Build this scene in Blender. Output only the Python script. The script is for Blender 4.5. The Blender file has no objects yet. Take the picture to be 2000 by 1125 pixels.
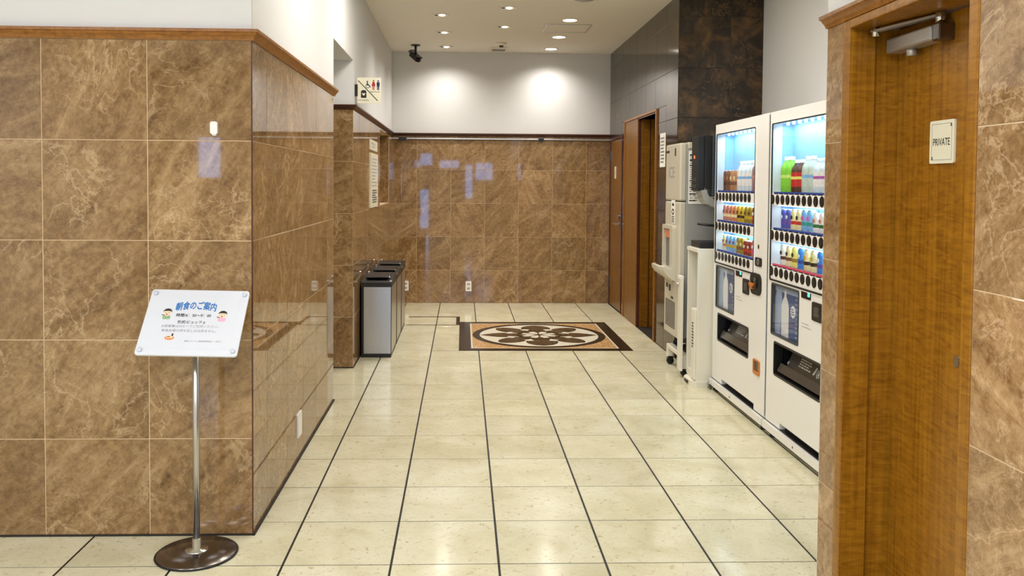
import bpy, bmesh, math, random
from mathutils import Vector, Matrix
random.seed(7)
PI = math.pi
sc = bpy.context.scene
COL = sc.collection

# ------------------------------------------------------------------ camera
def set_camera():
    f, cx, cy = 1647.2, 956.38, 415.92
    yaw, pit, rol = .0320, -.0348, .0071
    cyw, syw, cp, sp = math.cos(yaw), math.sin(yaw), math.cos(pit), math.sin(pit)
    fw = Vector((syw*cp, cyw*cp, sp)); r = Vector((cyw, -syw, 0)); u = r.cross(fw)
    r2 = r*math.cos(rol) + u*math.sin(rol); u2 = -r*math.sin(rol) + u*math.cos(rol)
    cam = bpy.data.cameras.new('camera'); o = bpy.data.objects.new('camera', cam); COL.objects.link(o)
    m = Matrix((( r2.x, u2.x, -fw.x, .6709), (r2.y, u2.y, -fw.y, -3.1519), (r2.z, u2.z, -fw.z, 1.4427), (0, 0, 0, 1)))
    o.matrix_world = m
    cam.sensor_fit = 'HORIZONTAL'; cam.sensor_width = 36; cam.lens = f/2000*36
    cam.shift_x = (1000-cx)/2000; cam.shift_y = (cy-562.5)/2000
    cam.clip_start = .05; cam.clip_end = 100
    sc.camera = o
set_camera()

# ------------------------------------------------------------------ light, sky, exposure
w = bpy.data.worlds.new('world'); sc.world = w; w.use_nodes = True
bg = w.node_tree.nodes['Background']; bg.inputs[0].default_value = (.28, .52, 1, 1); bg.inputs[1].default_value = 8.0
sc.view_settings.view_transform = 'Standard'; sc.view_settings.look = 'None'
sc.view_settings.exposure = 0.0; sc.view_settings.gamma = 1
try: sc.view_settings.use_curve_mapping = False
except Exception: pass
if hasattr(sc, 'cycles'):
    sc.cycles.max_bounces = 10; sc.cycles.diffuse_bounces = 5; sc.cycles.glossy_bounces = 5
    sc.cycles.transparent_max_bounces = 12; sc.cycles.sample_clamp_indirect = 6
    sc.cycles.caustics_reflective = False; sc.cycles.caustics_refractive = False
    sc.cycles.use_denoising = True

def area(name, loc, size, energy, color, rot=(0, 0, 0), sy=None, shape=None, spread=None):
    l = bpy.data.lights.new(name, 'AREA'); l.energy = energy; l.color = color; l.size = size
    if sy: l.shape = 'RECTANGLE'; l.size_y = sy
    if shape: l.shape = shape
    if spread: l.spread = spread
    o = bpy.data.objects.new(name, l); COL.objects.link(o); o.location = loc; o.rotation_euler = rot
    return o
LOBBY_E, DOWN_E = 37, 72
WARM = (1, .94, .86)
LOBBY_FILL = [(-2.2, -2.6), (-.5, -2.6), (.7, -2.2), (-2.2, -4.4), (-.3, -4.4), (1.0, -4.2)]  # unseen ceiling panels, added to light the lobby evenly
for x, y in LOBBY_FILL:
    area('lobby_fill_light', (x, y, 2.985), .5, LOBBY_E, (.92, .95, 1))
NEAR_HALL_FILL = [(.46, 1.2), (1.68, 1.2), (.46, 2.6), (1.68, 2.6)]  # unseen extra ceiling lamps, added to brighten the corridor
DOWN = [(.456, 4.773), (.459, 5.678), (.462, 6.597), (1.063, 4.412), (1.07, 5.32), (1.683, 4.935), (1.686, 5.864), (1.683, 6.66)]
ON = {0: .7, 1: .7, 2: .72, 3: .8, 4: .7, 5: 1.0, 6: .91, 7: .72}
LIT = (5, 6, 7)
def spot(name, loc, energy, size=2.5, blend=1.0, r=.04, color=WARM):
    l = bpy.data.lights.new(name, 'SPOT'); l.energy = energy; l.color = color; l.spot_size = size; l.spot_blend = blend; l.shadow_soft_size = r
    o = bpy.data.objects.new(name, l); COL.objects.link(o); o.location = loc
    return o
for i, (x, y) in enumerate(DOWN): spot('downlight_lamp', (x, y, 2.99), DOWN_E*ON[i])
for x, y in NEAR_HALL_FILL: area('hall_fill_light', (x, y, 2.99), .5, 17, WARM, shape='DISK')

# ------------------------------------------------------------------ materials
def srgb(*c):
    return tuple(((v/255)/12.92 if v/255 <= .04045 else ((v/255+.055)/1.055)**2.4) for v in c) + (1,)
class NT:
    def __init__(s, name):
        s.m = bpy.data.materials.new(name); s.m.use_nodes = True
        s.t = s.m.node_tree; s.b = s.t.nodes['Principled BSDF']; s.out = s.t.nodes['Material Output']
    def n(s, typ, props=None, **inp):
        x = s.t.nodes.new(typ)
        for k, v in (props or {}).items(): setattr(x, k, v)
        for k, v in inp.items():
            key = int(k[1:]) if k[0] == 'i' and k[1:].isdigit() else k.replace('_', ' ')
            s.set(x.inputs[key], v)
        return x
    def set(s, sock, v):
        if isinstance(v, bpy.types.NodeSocket): s.t.links.new(v, sock)
        else: sock.default_value = v
    def mix(s, fac, a, b, mode='MIX'):
        x = s.t.nodes.new('ShaderNodeMix'); x.data_type = 'RGBA'; x.blend_type = mode
        s.set(x.inputs[0], fac); s.set(x.inputs[6], a); s.set(x.inputs[7], b); return x.outputs[2]
    def math(s, op, a, b=None, clamp=False):
        x = s.t.nodes.new('ShaderNodeMath'); x.operation = op; x.use_clamp = clamp
        s.set(x.inputs[0], a)
        if b is not None: s.set(x.inputs[1], b)
        return x.outputs[0]
    def ramp(s, fac, stops):
        x = s.t.nodes.new('ShaderNodeValToRGB'); e = x.color_ramp.elements
        while len(e) < len(stops): e.new(.5)
        for k, (p, c) in zip(e, stops): k.position = p; k.color = c
        s.set(x.inputs[0], fac); return x.outputs[0]
    def noise(s, vec, scale, detail=4, rough=.55, dist=0):
        x = s.n('ShaderNodeTexNoise', None, Scale=scale, Detail=detail, Roughness=rough, Distortion=dist)
        s.set(x.inputs['Vector'], vec); return x.outputs[0]
    def smooth(s, v, a, b):
        x = s.t.nodes.new('ShaderNodeMapRange'); x.interpolation_type = 'SMOOTHSTEP'
        s.set(x.inputs[0], v); x.inputs[1].default_value = a; x.inputs[2].default_value = b; return x.outputs[0]
    def fin(s, color, rough=.5, metal=0, spec=.5, bump=None, bs=.1):
        s.set(s.b.inputs['Base Color'], color); s.set(s.b.inputs['Roughness'], rough); s.b.inputs['Metallic'].default_value = metal
        s.b.inputs['Specular IOR Level'].default_value = spec
        if bump is not None:
            x = s.n('ShaderNodeBump', None, Strength=bs, Distance=.002, Height=bump); s.t.links.new(x.outputs[0], s.b.inputs['Normal'])
        return s.m

def flat(name, c, rough=.5, metal=0, spec=.5, var=.04, scale=14):
    k = NT(name); tc = k.n('ShaderNodeTexCoord').outputs['Object']
    f = k.noise(tc, scale, 3)
    a = tuple(min(1, v*(1-var)) for v in c[:3])+(1,); b = tuple(min(1, v*(1+var)) for v in c[:3])+(1,)
    return k.fin(k.mix(f, a, b), rough, metal, spec)

def tile_coords(k):
    tc = k.n('ShaderNodeTexCoord').outputs['Object']
    rnd = k.n('ShaderNodeObjectInfo').outputs['Random']
    off = k.n('ShaderNodeCombineXYZ', None, X=k.math('MULTIPLY', rnd, 57.), Y=k.math('MULTIPLY', rnd, 31.), Z=k.math('MULTIPLY', rnd, 83.)).outputs[0]
    return tc, rnd, off

def marble_brown(name, tint=(1, 1, 1)):
    k = NT(name); tc, rnd, off = tile_coords(k)
    r2 = k.math('FRACT', k.math('MULTIPLY', rnd, 7.31)); r3 = k.math('FRACT', k.math('MULTIPLY', rnd, 23.7))
    ang = k.math('ADD', k.math('MULTIPLY', r2, .8), .35)
    ang = k.math('ADD', ang, k.math('MULTIPLY', k.math('GREATER_THAN', r3, .8), 1.5))
    rot = k.n('ShaderNodeVectorRotate', {'rotation_type': 'Y_AXIS'}, Vector=tc, Angle=ang).outputs[0]
    st = k.n('ShaderNodeMapping', None, Vector=rot, Scale=(1.0, 1.6, 3.6)).outputs[0]
    v1 = k.n('ShaderNodeVectorMath', {'operation': 'ADD'}, i0=st, i1=off).outputs[0]
    v2 = k.n('ShaderNodeVectorMath', {'operation': 'ADD'}, i0=rot, i1=off).outputs[0]
    n1 = k.noise(v1, 2.6, 9, .66, .9)
    c = k.ramp(n1, [(.26, srgb(64, 40, 18)), (.42, srgb(116, 83, 46)), (.57, srgb(150, 117, 78)), (.74, srgb(190, 160, 120))])
    n3 = k.noise(v2, 34, 4, .7)
    c = k.mix(.42, c, k.ramp(n3, [(.3, srgb(82, 56, 28)), (.7, srgb(180, 150, 108))]))
    # pale web veins in patches
    n2 = k.noise(v2, 4.5, 5, .6, .7)
    d = k.math('ABSOLUTE', k.math('SUBTRACT', n2, .5))
    line = k.smooth(d, .022, .0)
    n2b = k.noise(v2, 11, 4, .6, 1.0); line2 = k.smooth(k.math('ABSOLUTE', k.math('SUBTRACT', n2b, .5)), .02, .0)
    patch = k.smooth(k.noise(v2, 2.2, 3, .5), .42, .62)
    c = k.mix(k.math('MULTIPLY', k.math('MULTIPLY', line, patch), .36), c, srgb(214, 186, 146))
    c = k.mix(k.math('MULTIPLY', k.math('MULTIPLY', line2, patch), .25), c, srgb(204, 174, 134))
    n4 = k.noise(v1, 5.5, 3, .5, 2.0); dk = k.smooth(k.math('ABSOLUTE', k.math('SUBTRACT', n4, .5)), .02, 0)
    c = k.mix(k.math('MULTIPLY', dk, .35), c, srgb(92, 56, 34))
    br = k.math('ADD', .86, k.math('MULTIPLY', r3, .26))
    hs = k.n('ShaderNodeHueSaturation', None, Hue=.5, Saturation=1.0, Value=br, Fac=1.0, Color=c).outputs[0]
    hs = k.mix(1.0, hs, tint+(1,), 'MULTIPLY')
    return k.fin(hs, .03, 0, .5)

def cream_floor(name):
    k = NT(name); tc, rnd, off = tile_coords(k)
    v = k.n('ShaderNodeVectorMath', {'operation': 'ADD'}, i0=tc, i1=off).outputs[0]
    n1 = k.noise(v, 3.5, 6, .6, .6)
    c = k.ramp(n1, [(.28, srgb(196, 190, 158)), (.5, srgb(211, 206, 177)), (.75, srgb(222, 219, 196))])
    n2 = k.noise(v, 42, 3, .6, .8)
    c = k.mix(k.smooth(n2, .57, .72), c, srgb(186, 172, 134))
    n3 = k.noise(v, 9, 5, .6, 2.2); ln = k.smooth(k.math('ABSOLUTE', k.math('SUBTRACT', n3, .5)), .012, 0)
    c = k.mix(k.math('MULTIPLY', ln, .3), c, srgb(170, 154, 116))
    br = k.math('ADD', .93, k.math('MULTIPLY', k.math('FRACT', k.math('MULTIPLY', rnd, 13.3)), .11))
    c = k.n('ShaderNodeHueSaturation', None, Hue=.5, Saturation=1.0, Value=br, Fac=1.0, Color=c).outputs[0]
    return k.fin(c, .13, 0, .5)

def dark_marble(name):
    k = NT(name); tc, rnd, off = tile_coords(k)
    v = k.n('ShaderNodeVectorMath', {'operation': 'ADD'}, i0=tc, i1=off).outputs[0]
    n1 = k.noise(v, 5, 8, .68, .7)
    c = k.ramp(n1, [(.34, srgb(24, 18, 14)), (.5, srgb(48, 37, 26)), (.63, srgb(86, 63, 36)), (.8, srgb(118, 90, 54))])
    n2 = k.noise(v, 6.5, 5, .62, 1.8); ln = k.smooth(k.math('ABSOLUTE', k.math('SUBTRACT', n2, .5)), .014, 0)
    pt = k.smooth(k.noise(v, 2.6, 2), .45, .6)
    c = k.mix(k.math('MULTIPLY', k.math('MULTIPLY', ln, pt), .7), c, srgb(132, 102, 66))
    n3 = k.noise(v, 13, 3, .5, 1.2); sp = k.smooth(n3, .72, .76)
    c = k.mix(sp, c, srgb(190, 176, 156))
    return k.fin(c, .1, 0, .5)

def wood(name, dark, light, rough=.32, spec=.4):
    k = NT(name); tc = k.n('ShaderNodeTexCoord').outputs['Object']
    g = k.n('ShaderNodeMapping', None, Vector=tc, Scale=(38, 38, 1.2)).outputs[0]
    n1 = k.noise(g, 1.6, 5, .6, .3)
    fg = k.n('ShaderNodeMapping', None, Vector=tc, Scale=(9, 9, 42)).outputs[0]
    n2 = k.noise(fg, 1.3, 3, .55, 1.2)
    f = k.math('ADD', k.math('MULTIPLY', n1, .5), k.math('MULTIPLY', n2, .5))
    c = k.ramp(f, [(.36, dark), (.62, light)])
    return k.fin(c, rough, 0, spec)

def emit(name, c, s):
    k = NT(name); e = k.n('ShaderNodeEmission', None, Color=c, Strength=s)
    k.t.links.new(e.outputs[0], k.out.inputs[0]); return k.m

def glass(name, tint=(1, 1, 1, 1), gain=.5):
    k = NT(name); tr = k.n('ShaderNodeBsdfTransparent', None, Color=tint); gl = k.n('ShaderNodeBsdfGlossy', None, Roughness=.02)
    lw = k.n('ShaderNodeLayerWeight', None, Blend=.5).outputs['Facing']
    fac = k.math('ADD', .03, k.math('MULTIPLY', k.math('POWER', lw, 5.), gain))
    mx = k.n('ShaderNodeMixShader', None, i0=fac, i1=tr.outputs[0], i2=gl.outputs[0])
    k.t.links.new(mx.outputs[0], k.out.inputs[0]); return k.m

M = {}
M['marble'] = marble_brown('brown_marble')
M['marble_near_lit'] = marble_brown('lit_brown_marble', (1.22, 1.24, 1.36))  # same brown marble, tinted up: stronger light on the near wall put into colour
M['floor'] = cream_floor('cream_floor_stone')
M['dark_marble'] = dark_marble('dark_marble')
M['joint_light'] = flat('joint_light', srgb(206, 180, 146), .7)
M['joint_dark'] = flat('joint_dark', srgb(34, 28, 22), .7)
M['joint_black'] = flat('joint_black', srgb(18, 14, 10), .6)
M['white_wall'] = flat('white_paint', srgb(216, 216, 216), .8, spec=.2, var=.02, scale=3)
M['ceiling'] = flat('ceiling_paint', srgb(236, 232, 222), .9, spec=.1, var=.02, scale=3)
M['oak'] = wood('honey_oak', srgb(116, 72, 8), srgb(158, 107, 24))
M['oak_trim'] = wood('trim_oak', srgb(116, 72, 24), srgb(158, 104, 44))
M['brown_wood'] = wood('brown_wood', srgb(96, 60, 6), srgb(134, 90, 16))
M['dark_wood'] = wood('dark_trim_wood', srgb(58, 28, 18), srgb(86, 44, 26))
M['steel'] = flat('brushed_steel', srgb(190, 188, 186), .28, 1, var=.06, scale=60)
M['chrome'] = flat('chrome', srgb(205, 205, 205), .12, 1, var=.02)
M['steel_dark'] = flat('polished_dark_steel', srgb(128, 122, 118), .2, 1, var=.04)
M['alu'] = flat('grey_aluminium', srgb(178, 174, 168), .4, .7)
M['black'] = flat('black_plastic', srgb(15, 15, 17), .4)
M['black_gloss'] = flat('black_gloss', srgb(12, 12, 14), .12)
M['black_stone'] = flat('black_stone', srgb(16, 14, 13), .2, spec=.22)
M['grey_blue'] = flat('slate_grey_plastic', srgb(52, 60, 68), .45)
M['white_p'] = flat('white_plastic', srgb(232, 231, 228), .35, var=.01)
M['vend_white'] = flat('vending_white_enamel', srgb(230, 229, 226), .22, var=.01, scale=2)
M['cab_white'] = flat('cabinet_cream_white', srgb(222, 218, 204), .4, var=.02, scale=3)
M['ice_body'] = flat('ice_grey_beige', srgb(196, 190, 172), .38, var=.02, scale=4)
M['ice_side'] = flat('ice_side_grey', srgb(162, 162, 158), .35, .2, var=.02, scale=4)
M['ice_dark'] = flat('chute_grey', srgb(118, 116, 110), .4)
M['paper'] = flat('paper_white', srgb(236, 234, 226), .7, var=.01)
M['print'] = flat('print_grey', srgb(72, 70, 68), .7)
M['print_soft'] = flat('print_soft_grey', srgb(150, 148, 150), .7)
M['ink'] = flat('ink_black', srgb(22, 20, 22), .6)
M['blue_ink'] = flat('ink_blue', srgb(20, 112, 190), .6)
M['navy'] = flat('ink_navy', srgb(24, 38, 92), .6)
M['red'] = flat('ink_red', srgb(170, 24, 32), .6)
M['acrylic'] = flat('sign_cream_acrylic', srgb(226, 222, 200), .25, var=.01)
M['board'] = flat('board_white', srgb(220, 224, 234), .3, var=.01)
M['cap_grey'] = flat('cap_pale_grey', srgb(196, 200, 214), .25)
M['clear'] = glass('clear_acrylic')
M['pane'] = glass('pane_glass')
M['inner'] = flat('display_pale_blue', srgb(150, 200, 240), .5, var=.02)
M['rail_blue'] = flat('price_rail_blue', srgb(30, 60, 140), .5)
M['rail_red'] = flat('price_rail_red', srgb(190, 60, 90), .5)
M['led'] = emit('led_strip', (.72, .9, 1, 1), 6)
M['led_teal'] = emit('display_teal', (.15, .95, .8, 1), 1.6)
M['led_red'] = emit('led_red', (1, .12, .05, 1), 3)
M['lamp_on'] = emit('lamp_lit', (1, .9, .74, 1), 6)
M['fill_glow'] = emit('fill_glow', (1, .9, .76, 1), 2.2)  # glow of the added ceiling fill fixtures
M['ring'] = flat('downlight_ring', srgb(232, 226, 214), .5)
M['orange'] = flat('coin_tray_amber', srgb(196, 112, 36), .35)
M['skin'] = flat('print_skin', srgb(246, 214, 186), .7)
M['green'] = flat('print_green', srgb(140, 178, 132), .7)
M['pink'] = flat('print_pink', srgb(236, 176, 204), .7)
M['food'] = flat('print_orange', srgb(228, 132, 62), .7)
M['beige_field'] = None
k = NT('rosy_beige_stone'); tc = k.n('ShaderNodeTexCoord').outputs['Object']
M['beige_field'] = k.fin(k.ramp(k.noise(tc, 26, 6, .7, .8), [(.32, srgb(156, 108, 62)), (.5, srgb(190, 148, 98)), (.7, srgb(216, 188, 148))]), .12)
k = NT('petal_stone'); tc = k.n('ShaderNodeTexCoord').outputs['Object']
M['petal'] = k.fin(k.ramp(k.noise(tc, 22, 7, .7, 1.2), [(.36, srgb(28, 22, 17)), (.55, srgb(66, 52, 38)), (.68, srgb(120, 100, 76)), (.8, srgb(180, 166, 146))]), .12)
M['white_stone'] = flat('white_stone', srgb(222, 216, 198), .12, var=.05)
M['poster_blue'] = flat('poster_blue', srgb(52, 82, 138), .3, var=.15, scale=4)
M['poster_pale'] = flat('poster_pale_blue', srgb(150, 172, 206), .3)
M['poster_white'] = flat('poster_white', srgb(220, 224, 230), .3)
M['smoke'] = flat('pickup_smoke', srgb(44, 42, 40), .15)
M['smoke2'] = flat('pickup_flap', srgb(70, 66, 60), .2)
M['print_light'] = flat('print_light', srgb(188, 186, 180), .6)
M['rubber'] = flat('rubber', srgb(16, 16, 17), .6)
M['cctv'] = flat('camera_dark', srgb(42, 42, 44), .4)
def pc(name, *c, rough=.3):
    if name not in M: M[name] = flat(name, srgb(*c), rough, var=.32, scale=120)
    return name

# ------------------------------------------------------------------ mesh helpers
def BM(): return bmesh.new()
def bx(bm, x0, x1, y0, y1, z0, z1, bev=0, seg=2, mi=0):
    vs = [bm.verts.new((x, y, z)) for z in (z0, z1) for y in (y0, y1) for x in (x0, x1)]
    fs = [bm.faces.new([vs[i] for i in q]) for q in ((0, 2, 3, 1), (4, 5, 7, 6), (0, 1, 5, 4), (1, 3, 7, 5), (3, 2, 6, 7), (2, 0, 4, 6))]
    for f in fs: f.material_index = mi
    if bev:
        es = list({e for f in fs for e in f.edges})
        bmesh.ops.bevel(bm, geom=es, offset=bev, segments=seg, affect='EDGES', profile=.5)
    return fs
class Fr:
    def __init__(s, o, u, v, n): s.o, s.u, s.v, s.n = Vector(o), Vector(u).normalized(), Vector(v).normalized(), Vector(n).normalized()
    def p(s, a, b, c=0): return s.o+s.u*a+s.v*b+s.n*c
    def sub(s, a, b, c=0): return Fr(s.p(a, b, c), s.u, s.v, s.n)
def prism(bm, fr, poly, c0, c1, mi=0):
    lo = [bm.verts.new(fr.p(a, b, c0)) for a, b in poly]; hi = [bm.verts.new(fr.p(a, b, c1)) for a, b in poly]
    fs = [bm.faces.new(hi)]; fs.append(bm.faces.new(lo[::-1])); n = len(poly)
    for i in range(n):
        j = (i+1) % n; fs.append(bm.faces.new((lo[i], lo[j], hi[j], hi[i])))
    for f in fs: f.material_index = mi
    return fs
def rr(a0, a1, b0, b1, r=.01, n=4):
    out = []
    for (cx, cy, t0) in ((a1-r, b1-r, 0), (a0+r, b1-r, 90), (a0+r, b0+r, 180), (a1-r, b0+r, 270)):
        for i in range(n+1):
            t = math.radians(t0+90*i/n); out.append((cx+r*math.cos(t), cy+r*math.sin(t)))
    return out
def circ(ca, cb, r, n=24, ry=None, t0=0): return [(ca+r*math.cos(t0+2*PI*i/n), cb+(ry or r)*math.sin(t0+2*PI*i/n)) for i in range(n)]
def ring(bm, fr, outer, inner, c0, c1, mi=0):
    n = len(outer); V = lambda P, c: [bm.verts.new(fr.p(a, b, c)) for a, b in P]
    ol, oh, il, ih = V(outer, c0), V(outer, c1), V(inner, c0), V(inner, c1)
    for i in range(n):
        j = (i+1) % n
        for q in ((oh[i], oh[j], ih[j], ih[i]), (ol[j], ol[i], il[i], il[j]), (ol[i], ol[j], oh[j], oh[i]), (ih[i], ih[j], il[j], il[i])):
            bm.faces.new(q).material_index = mi
def lathe(bm, prof, seg=20, c=(0, 0, 0), mis=None, fr=None):
    fr = fr or Fr(c, (1, 0, 0), (0, 1, 0), (0, 0, 1)); rings = []
    for r, z in prof:
        if r <= 1e-6: rings.append([bm.verts.new(fr.p(0, 0, z))])
        else: rings.append([bm.verts.new(fr.p(r*math.cos(2*PI*i/seg), r*math.sin(2*PI*i/seg), z)) for i in range(seg)])
    for k_ in range(len(rings)-1):
        A, B = rings[k_], rings[k_+1]; mi = mis[k_] if mis else 0
        for i in range(seg):
            j = (i+1) % seg
            if len(A) == 1 and len(B) == 1: continue
            if len(A) == 1: f = bm.faces.new((A[0], B[i], B[j]))
            elif len(B) == 1: f = bm.faces.new((A[i], A[j], B[0]))
            else: f = bm.faces.new((A[i], A[j], B[j], B[i]))
            f.material_index = mi; f.smooth = True
def tube(bm, pts, r, seg=10, mi=0):
    pts = [Vector(p) for p in pts]; rings = []
    for i, p in enumerate(pts):
        d = (pts[min(i+1, len(pts)-1)]-pts[max(i-1, 0)]).normalized()
        a = d.orthogonal() if i == 0 else (rings_a - d*rings_a.dot(d))
        a.normalize(); rings_a = a; b = d.cross(a)
        rings.append([bm.verts.new(p+a*r*math.cos(2*PI*q/seg)+b*r*math.sin(2*PI*q/seg)) for q in range(seg)])
    for A, B in zip(rings, rings[1:]):
        for q in range(seg):
            f = bm.faces.new((A[q], A[(q+1) % seg], B[(q+1) % seg], B[q])); f.smooth = True; f.material_index = mi
    bm.faces.new(rings[0][::-1]); bm.faces.new(rings[-1])
def curve(p0, p1, p2, p3, n=12):
    P = [Vector(p) for p in (p0, p1, p2, p3)]; out = []
    for i in range(n+1):
        t = i/n; out.append(P[0]*(1-t)**3+P[1]*3*t*(1-t)**2+P[2]*3*t*t*(1-t)+P[3]*t**3)
    return out
def mesh(name, bm, mats, normals=True):
    if normals: bmesh.ops.recalc_face_normals(bm, faces=bm.faces)
    me = bpy.data.meshes.new(name); bm.to_mesh(me); bm.free()
    for m in (mats if isinstance(mats, (list, tuple)) else [mats]): me.materials.append(M[m] if isinstance(m, str) else m)
    return me
def parent_to(o, p):
    o.parent = p
    if p is not None: o.matrix_parent_inverse = WM(p).inverted()
def WM(o):   # world matrix from the basis of a top-level object or of a child built in world space
    b = Matrix.LocRotScale(o.location, o.rotation_euler, o.scale)
    return b if o.parent is None else WM(o.parent) @ o.matrix_parent_inverse @ b
def obj(name, bm, mats, parent=None, smooth=None):
    o = bpy.data.objects.new(name, mesh(name, bm, mats)); COL.objects.link(o)
    if parent is not None: parent_to(o, parent)
    if smooth:
        for p in o.data.polygons: p.use_smooth = True
        try: o.data.set_sharp_from_angle(angle=math.radians(smooth))
        except Exception: pass
    return o
def tag(o, label=None, cat=None, group=None, kind=None):
    if label: o['label'] = label
    if cat: o['category'] = cat
    if group: o['group'] = group
    if kind: o['kind'] = kind
    return o
def thing(name, label, cat, loc=(0, 0, 0), group=None):
    o = bpy.data.objects.new(name, None); COL.objects.link(o); o.location = loc; o.empty_display_size = .1
    return tag(o, label, cat, group)
def struct(name, bm, mats): return tag(obj(name, bm, mats), kind='structure')
def box_obj(name, dims, mats, parent=None, bev=0):
    bm = BM(); bx(bm, *dims, bev=bev); return obj(name, bm, mats, parent)
def plate(name, fr, poly, c0, c1, mat, parent): bm = BM(); prism(bm, fr, poly, c0, c1); return obj(name, bm, mat, parent)

def text_bm(bm, fr, body, a, b, width=None, height=None, c=.0006, bold=0.0, arc=0, mi=0, vertical=False):
    cu = bpy.data.curves.new('t', 'FONT'); cu.body = body; cu.size = 1; cu.resolution_u = 3
    o = bpy.data.objects.new('t', cu); COL.objects.link(o)
    dg = bpy.context.evaluated_depsgraph_get(); me = bpy.data.meshes.new_from_object(o.evaluated_get(dg))
    bpy.data.objects.remove(o); bpy.data.curves.remove(cu)
    if not me.vertices: bpy.data.meshes.remove(me); return
    xs = [v.co.x for v in me.vertices]; ys = [v.co.y for v in me.vertices]
    x0, x1, y0, y1 = min(xs), max(xs), min(ys), max(ys)
    s = width/(x1-x0) if width else height/(y1-y0)
    sy = height/(y1-y0) if (height and width) else s
    shifts = [(0, 0)] if not bold else [(-bold, 0), (bold, 0), (0, -bold), (0, bold)]
    for si, (hx, hy) in enumerate(shifts):          # a heavier stroke: the same glyphs laid over each other
        vs = []
        for v in me.vertices:
            t = (v.co.x+hx-(x0+x1)/2)*s; q = (v.co.y+hy-(y0+y1)/2)*sy
            if arc: q += -arc*(2*t/width)**2
            vs.append(bm.verts.new(fr.p(a+t, b+q, c+si*.00004)))
        for p in me.polygons:
            try: f = bm.faces.new([vs[i] for i in p.vertices]); f.material_index = mi
            except ValueError: pass
    bpy.data.meshes.remove(me)
def text_obj(name, fr, items, mat, parent, c=.0006):
    for it in items:
        bm = BM(); text_bm(bm, fr, **dict(dict(c=c), **it))
        if not bm.verts: bm.free(); continue
        me = mesh(name, bm, mat, normals=False)
        o = bpy.data.objects.new(name, me); COL.objects.link(o); parent_to(o, parent)
def bars(bm, fr, a0, a1, b0, b1, n, h, c=.0006, seed=1, gap=.25, mi=0, t=.0002):
    r = random.Random(seed)
    for i in range(n):
        b = b1-(i+.5)*(b1-b0)/n; a = a0
        end = a1-(a1-a0)*(.35*r.random() if r.random() < .4 else .05*r.random())
        while a < end:
            wd = (a1-a0)*(.05+.13*r.random()); e = min(a+wd, end)
            prism(bm, fr, [(a, b-h/2), (e, b-h/2), (e, b+h/2), (a, b+h/2)], c-t, c, mi)
            a = e+(a1-a0)*gap*.12

# ------------------------------------------------------------------ tiles
TCACHE = {}
def tile_mesh(wd, ht, th, mat, bev=.0012):
    key = (round(wd, 4), round(ht, 4), round(th, 4), mat)
    if key not in TCACHE:
        bm = BM(); bx(bm, -wd/2, wd/2, 0, th, -ht/2, ht/2)          # face at local y=0, looking -Y
        es = [e for e in bm.edges if all(abs(v.co.y) < 1e-7 for v in e.verts)]
        bmesh.ops.bevel(bm, geom=es, offset=bev, segments=1, affect='EDGES')
        TCACHE[key] = mesh('tile', bm, mat)
    return TCACHE[key]
def tile(parent, fr, a0, a1, b0, b1, th, mat, gap=.003, name='tile'):
    """tile on frame fr (u right, v up, n towards the viewer), its face on the frame's plane"""
    wd, ht = a1-a0-gap, b1-b0-gap
    if wd < .008 or ht < .008: return
    o = bpy.data.objects.new(name, tile_mesh(wd, ht, th, mat)); COL.objects.link(o)
    d = random.uniform(-.0004, .0004)
    p = fr.p((a0+a1)/2, (b0+b1)/2, d); n = -fr.n
    o.matrix_world = Matrix(((fr.u.x, n.x, fr.v.x, p.x), (fr.u.y, n.y, fr.v.y, p.y), (fr.u.z, n.z, fr.v.z, p.z), (0, 0, 0, 1)))
    o.parent = parent
    return o
LV = [0, .398, .801, 1.204, 1.607, 2.008]
def tile_field(parent, fr, cols, rows, mat, th=.02, gap=.003, holes=()):
    for a0, a1 in zip(cols, cols[1:]):
        for b0, b1 in zip(rows, rows[1:]):
            for (x0, x1, y0, y1) in split_rect((a0, a1, b0, b1), holes): tile(parent, fr, x0, x1, y0, y1, th, mat, gap)
def split_rect(r, holes):
    out = [r]
    for (h0, h1, g0, g1) in holes:
        nxt = []
        for (a0, a1, b0, b1) in out:
            if a1 <= h0+1e-6 or a0 >= h1-1e-6 or b1 <= g0+1e-6 or b0 >= g1-1e-6: nxt.append((a0, a1, b0, b1)); continue
            if b0 < g0: nxt.append((a0, a1, b0, g0))
            if b1 > g1: nxt.append((a0, a1, g1, b1))
            lo, hi = max(b0, g0), min(b1, g1)
            if a0 < h0: nxt.append((a0, h0, lo, hi))
            if a1 > h1: nxt.append((h1, a1, lo, hi))
        out = nxt
    return out

# ------------------------------------------------------------------ the room
XL, XR, XN, XA = -.177, 2.44, 1.93, 3.143      # left wall, right wall, near right wall, alcove wall
YF, YB, YP, YN = .277, 6.994, 3.78, -.25       # lobby front wall, back wall, pier face, near wall's end
YO0, YO1, ZO = 2.41, 3.40, 2.39                # opening in the left wall
ZC = 3.01
LX, LY = -3.5, -8.0
U = .408

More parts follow.
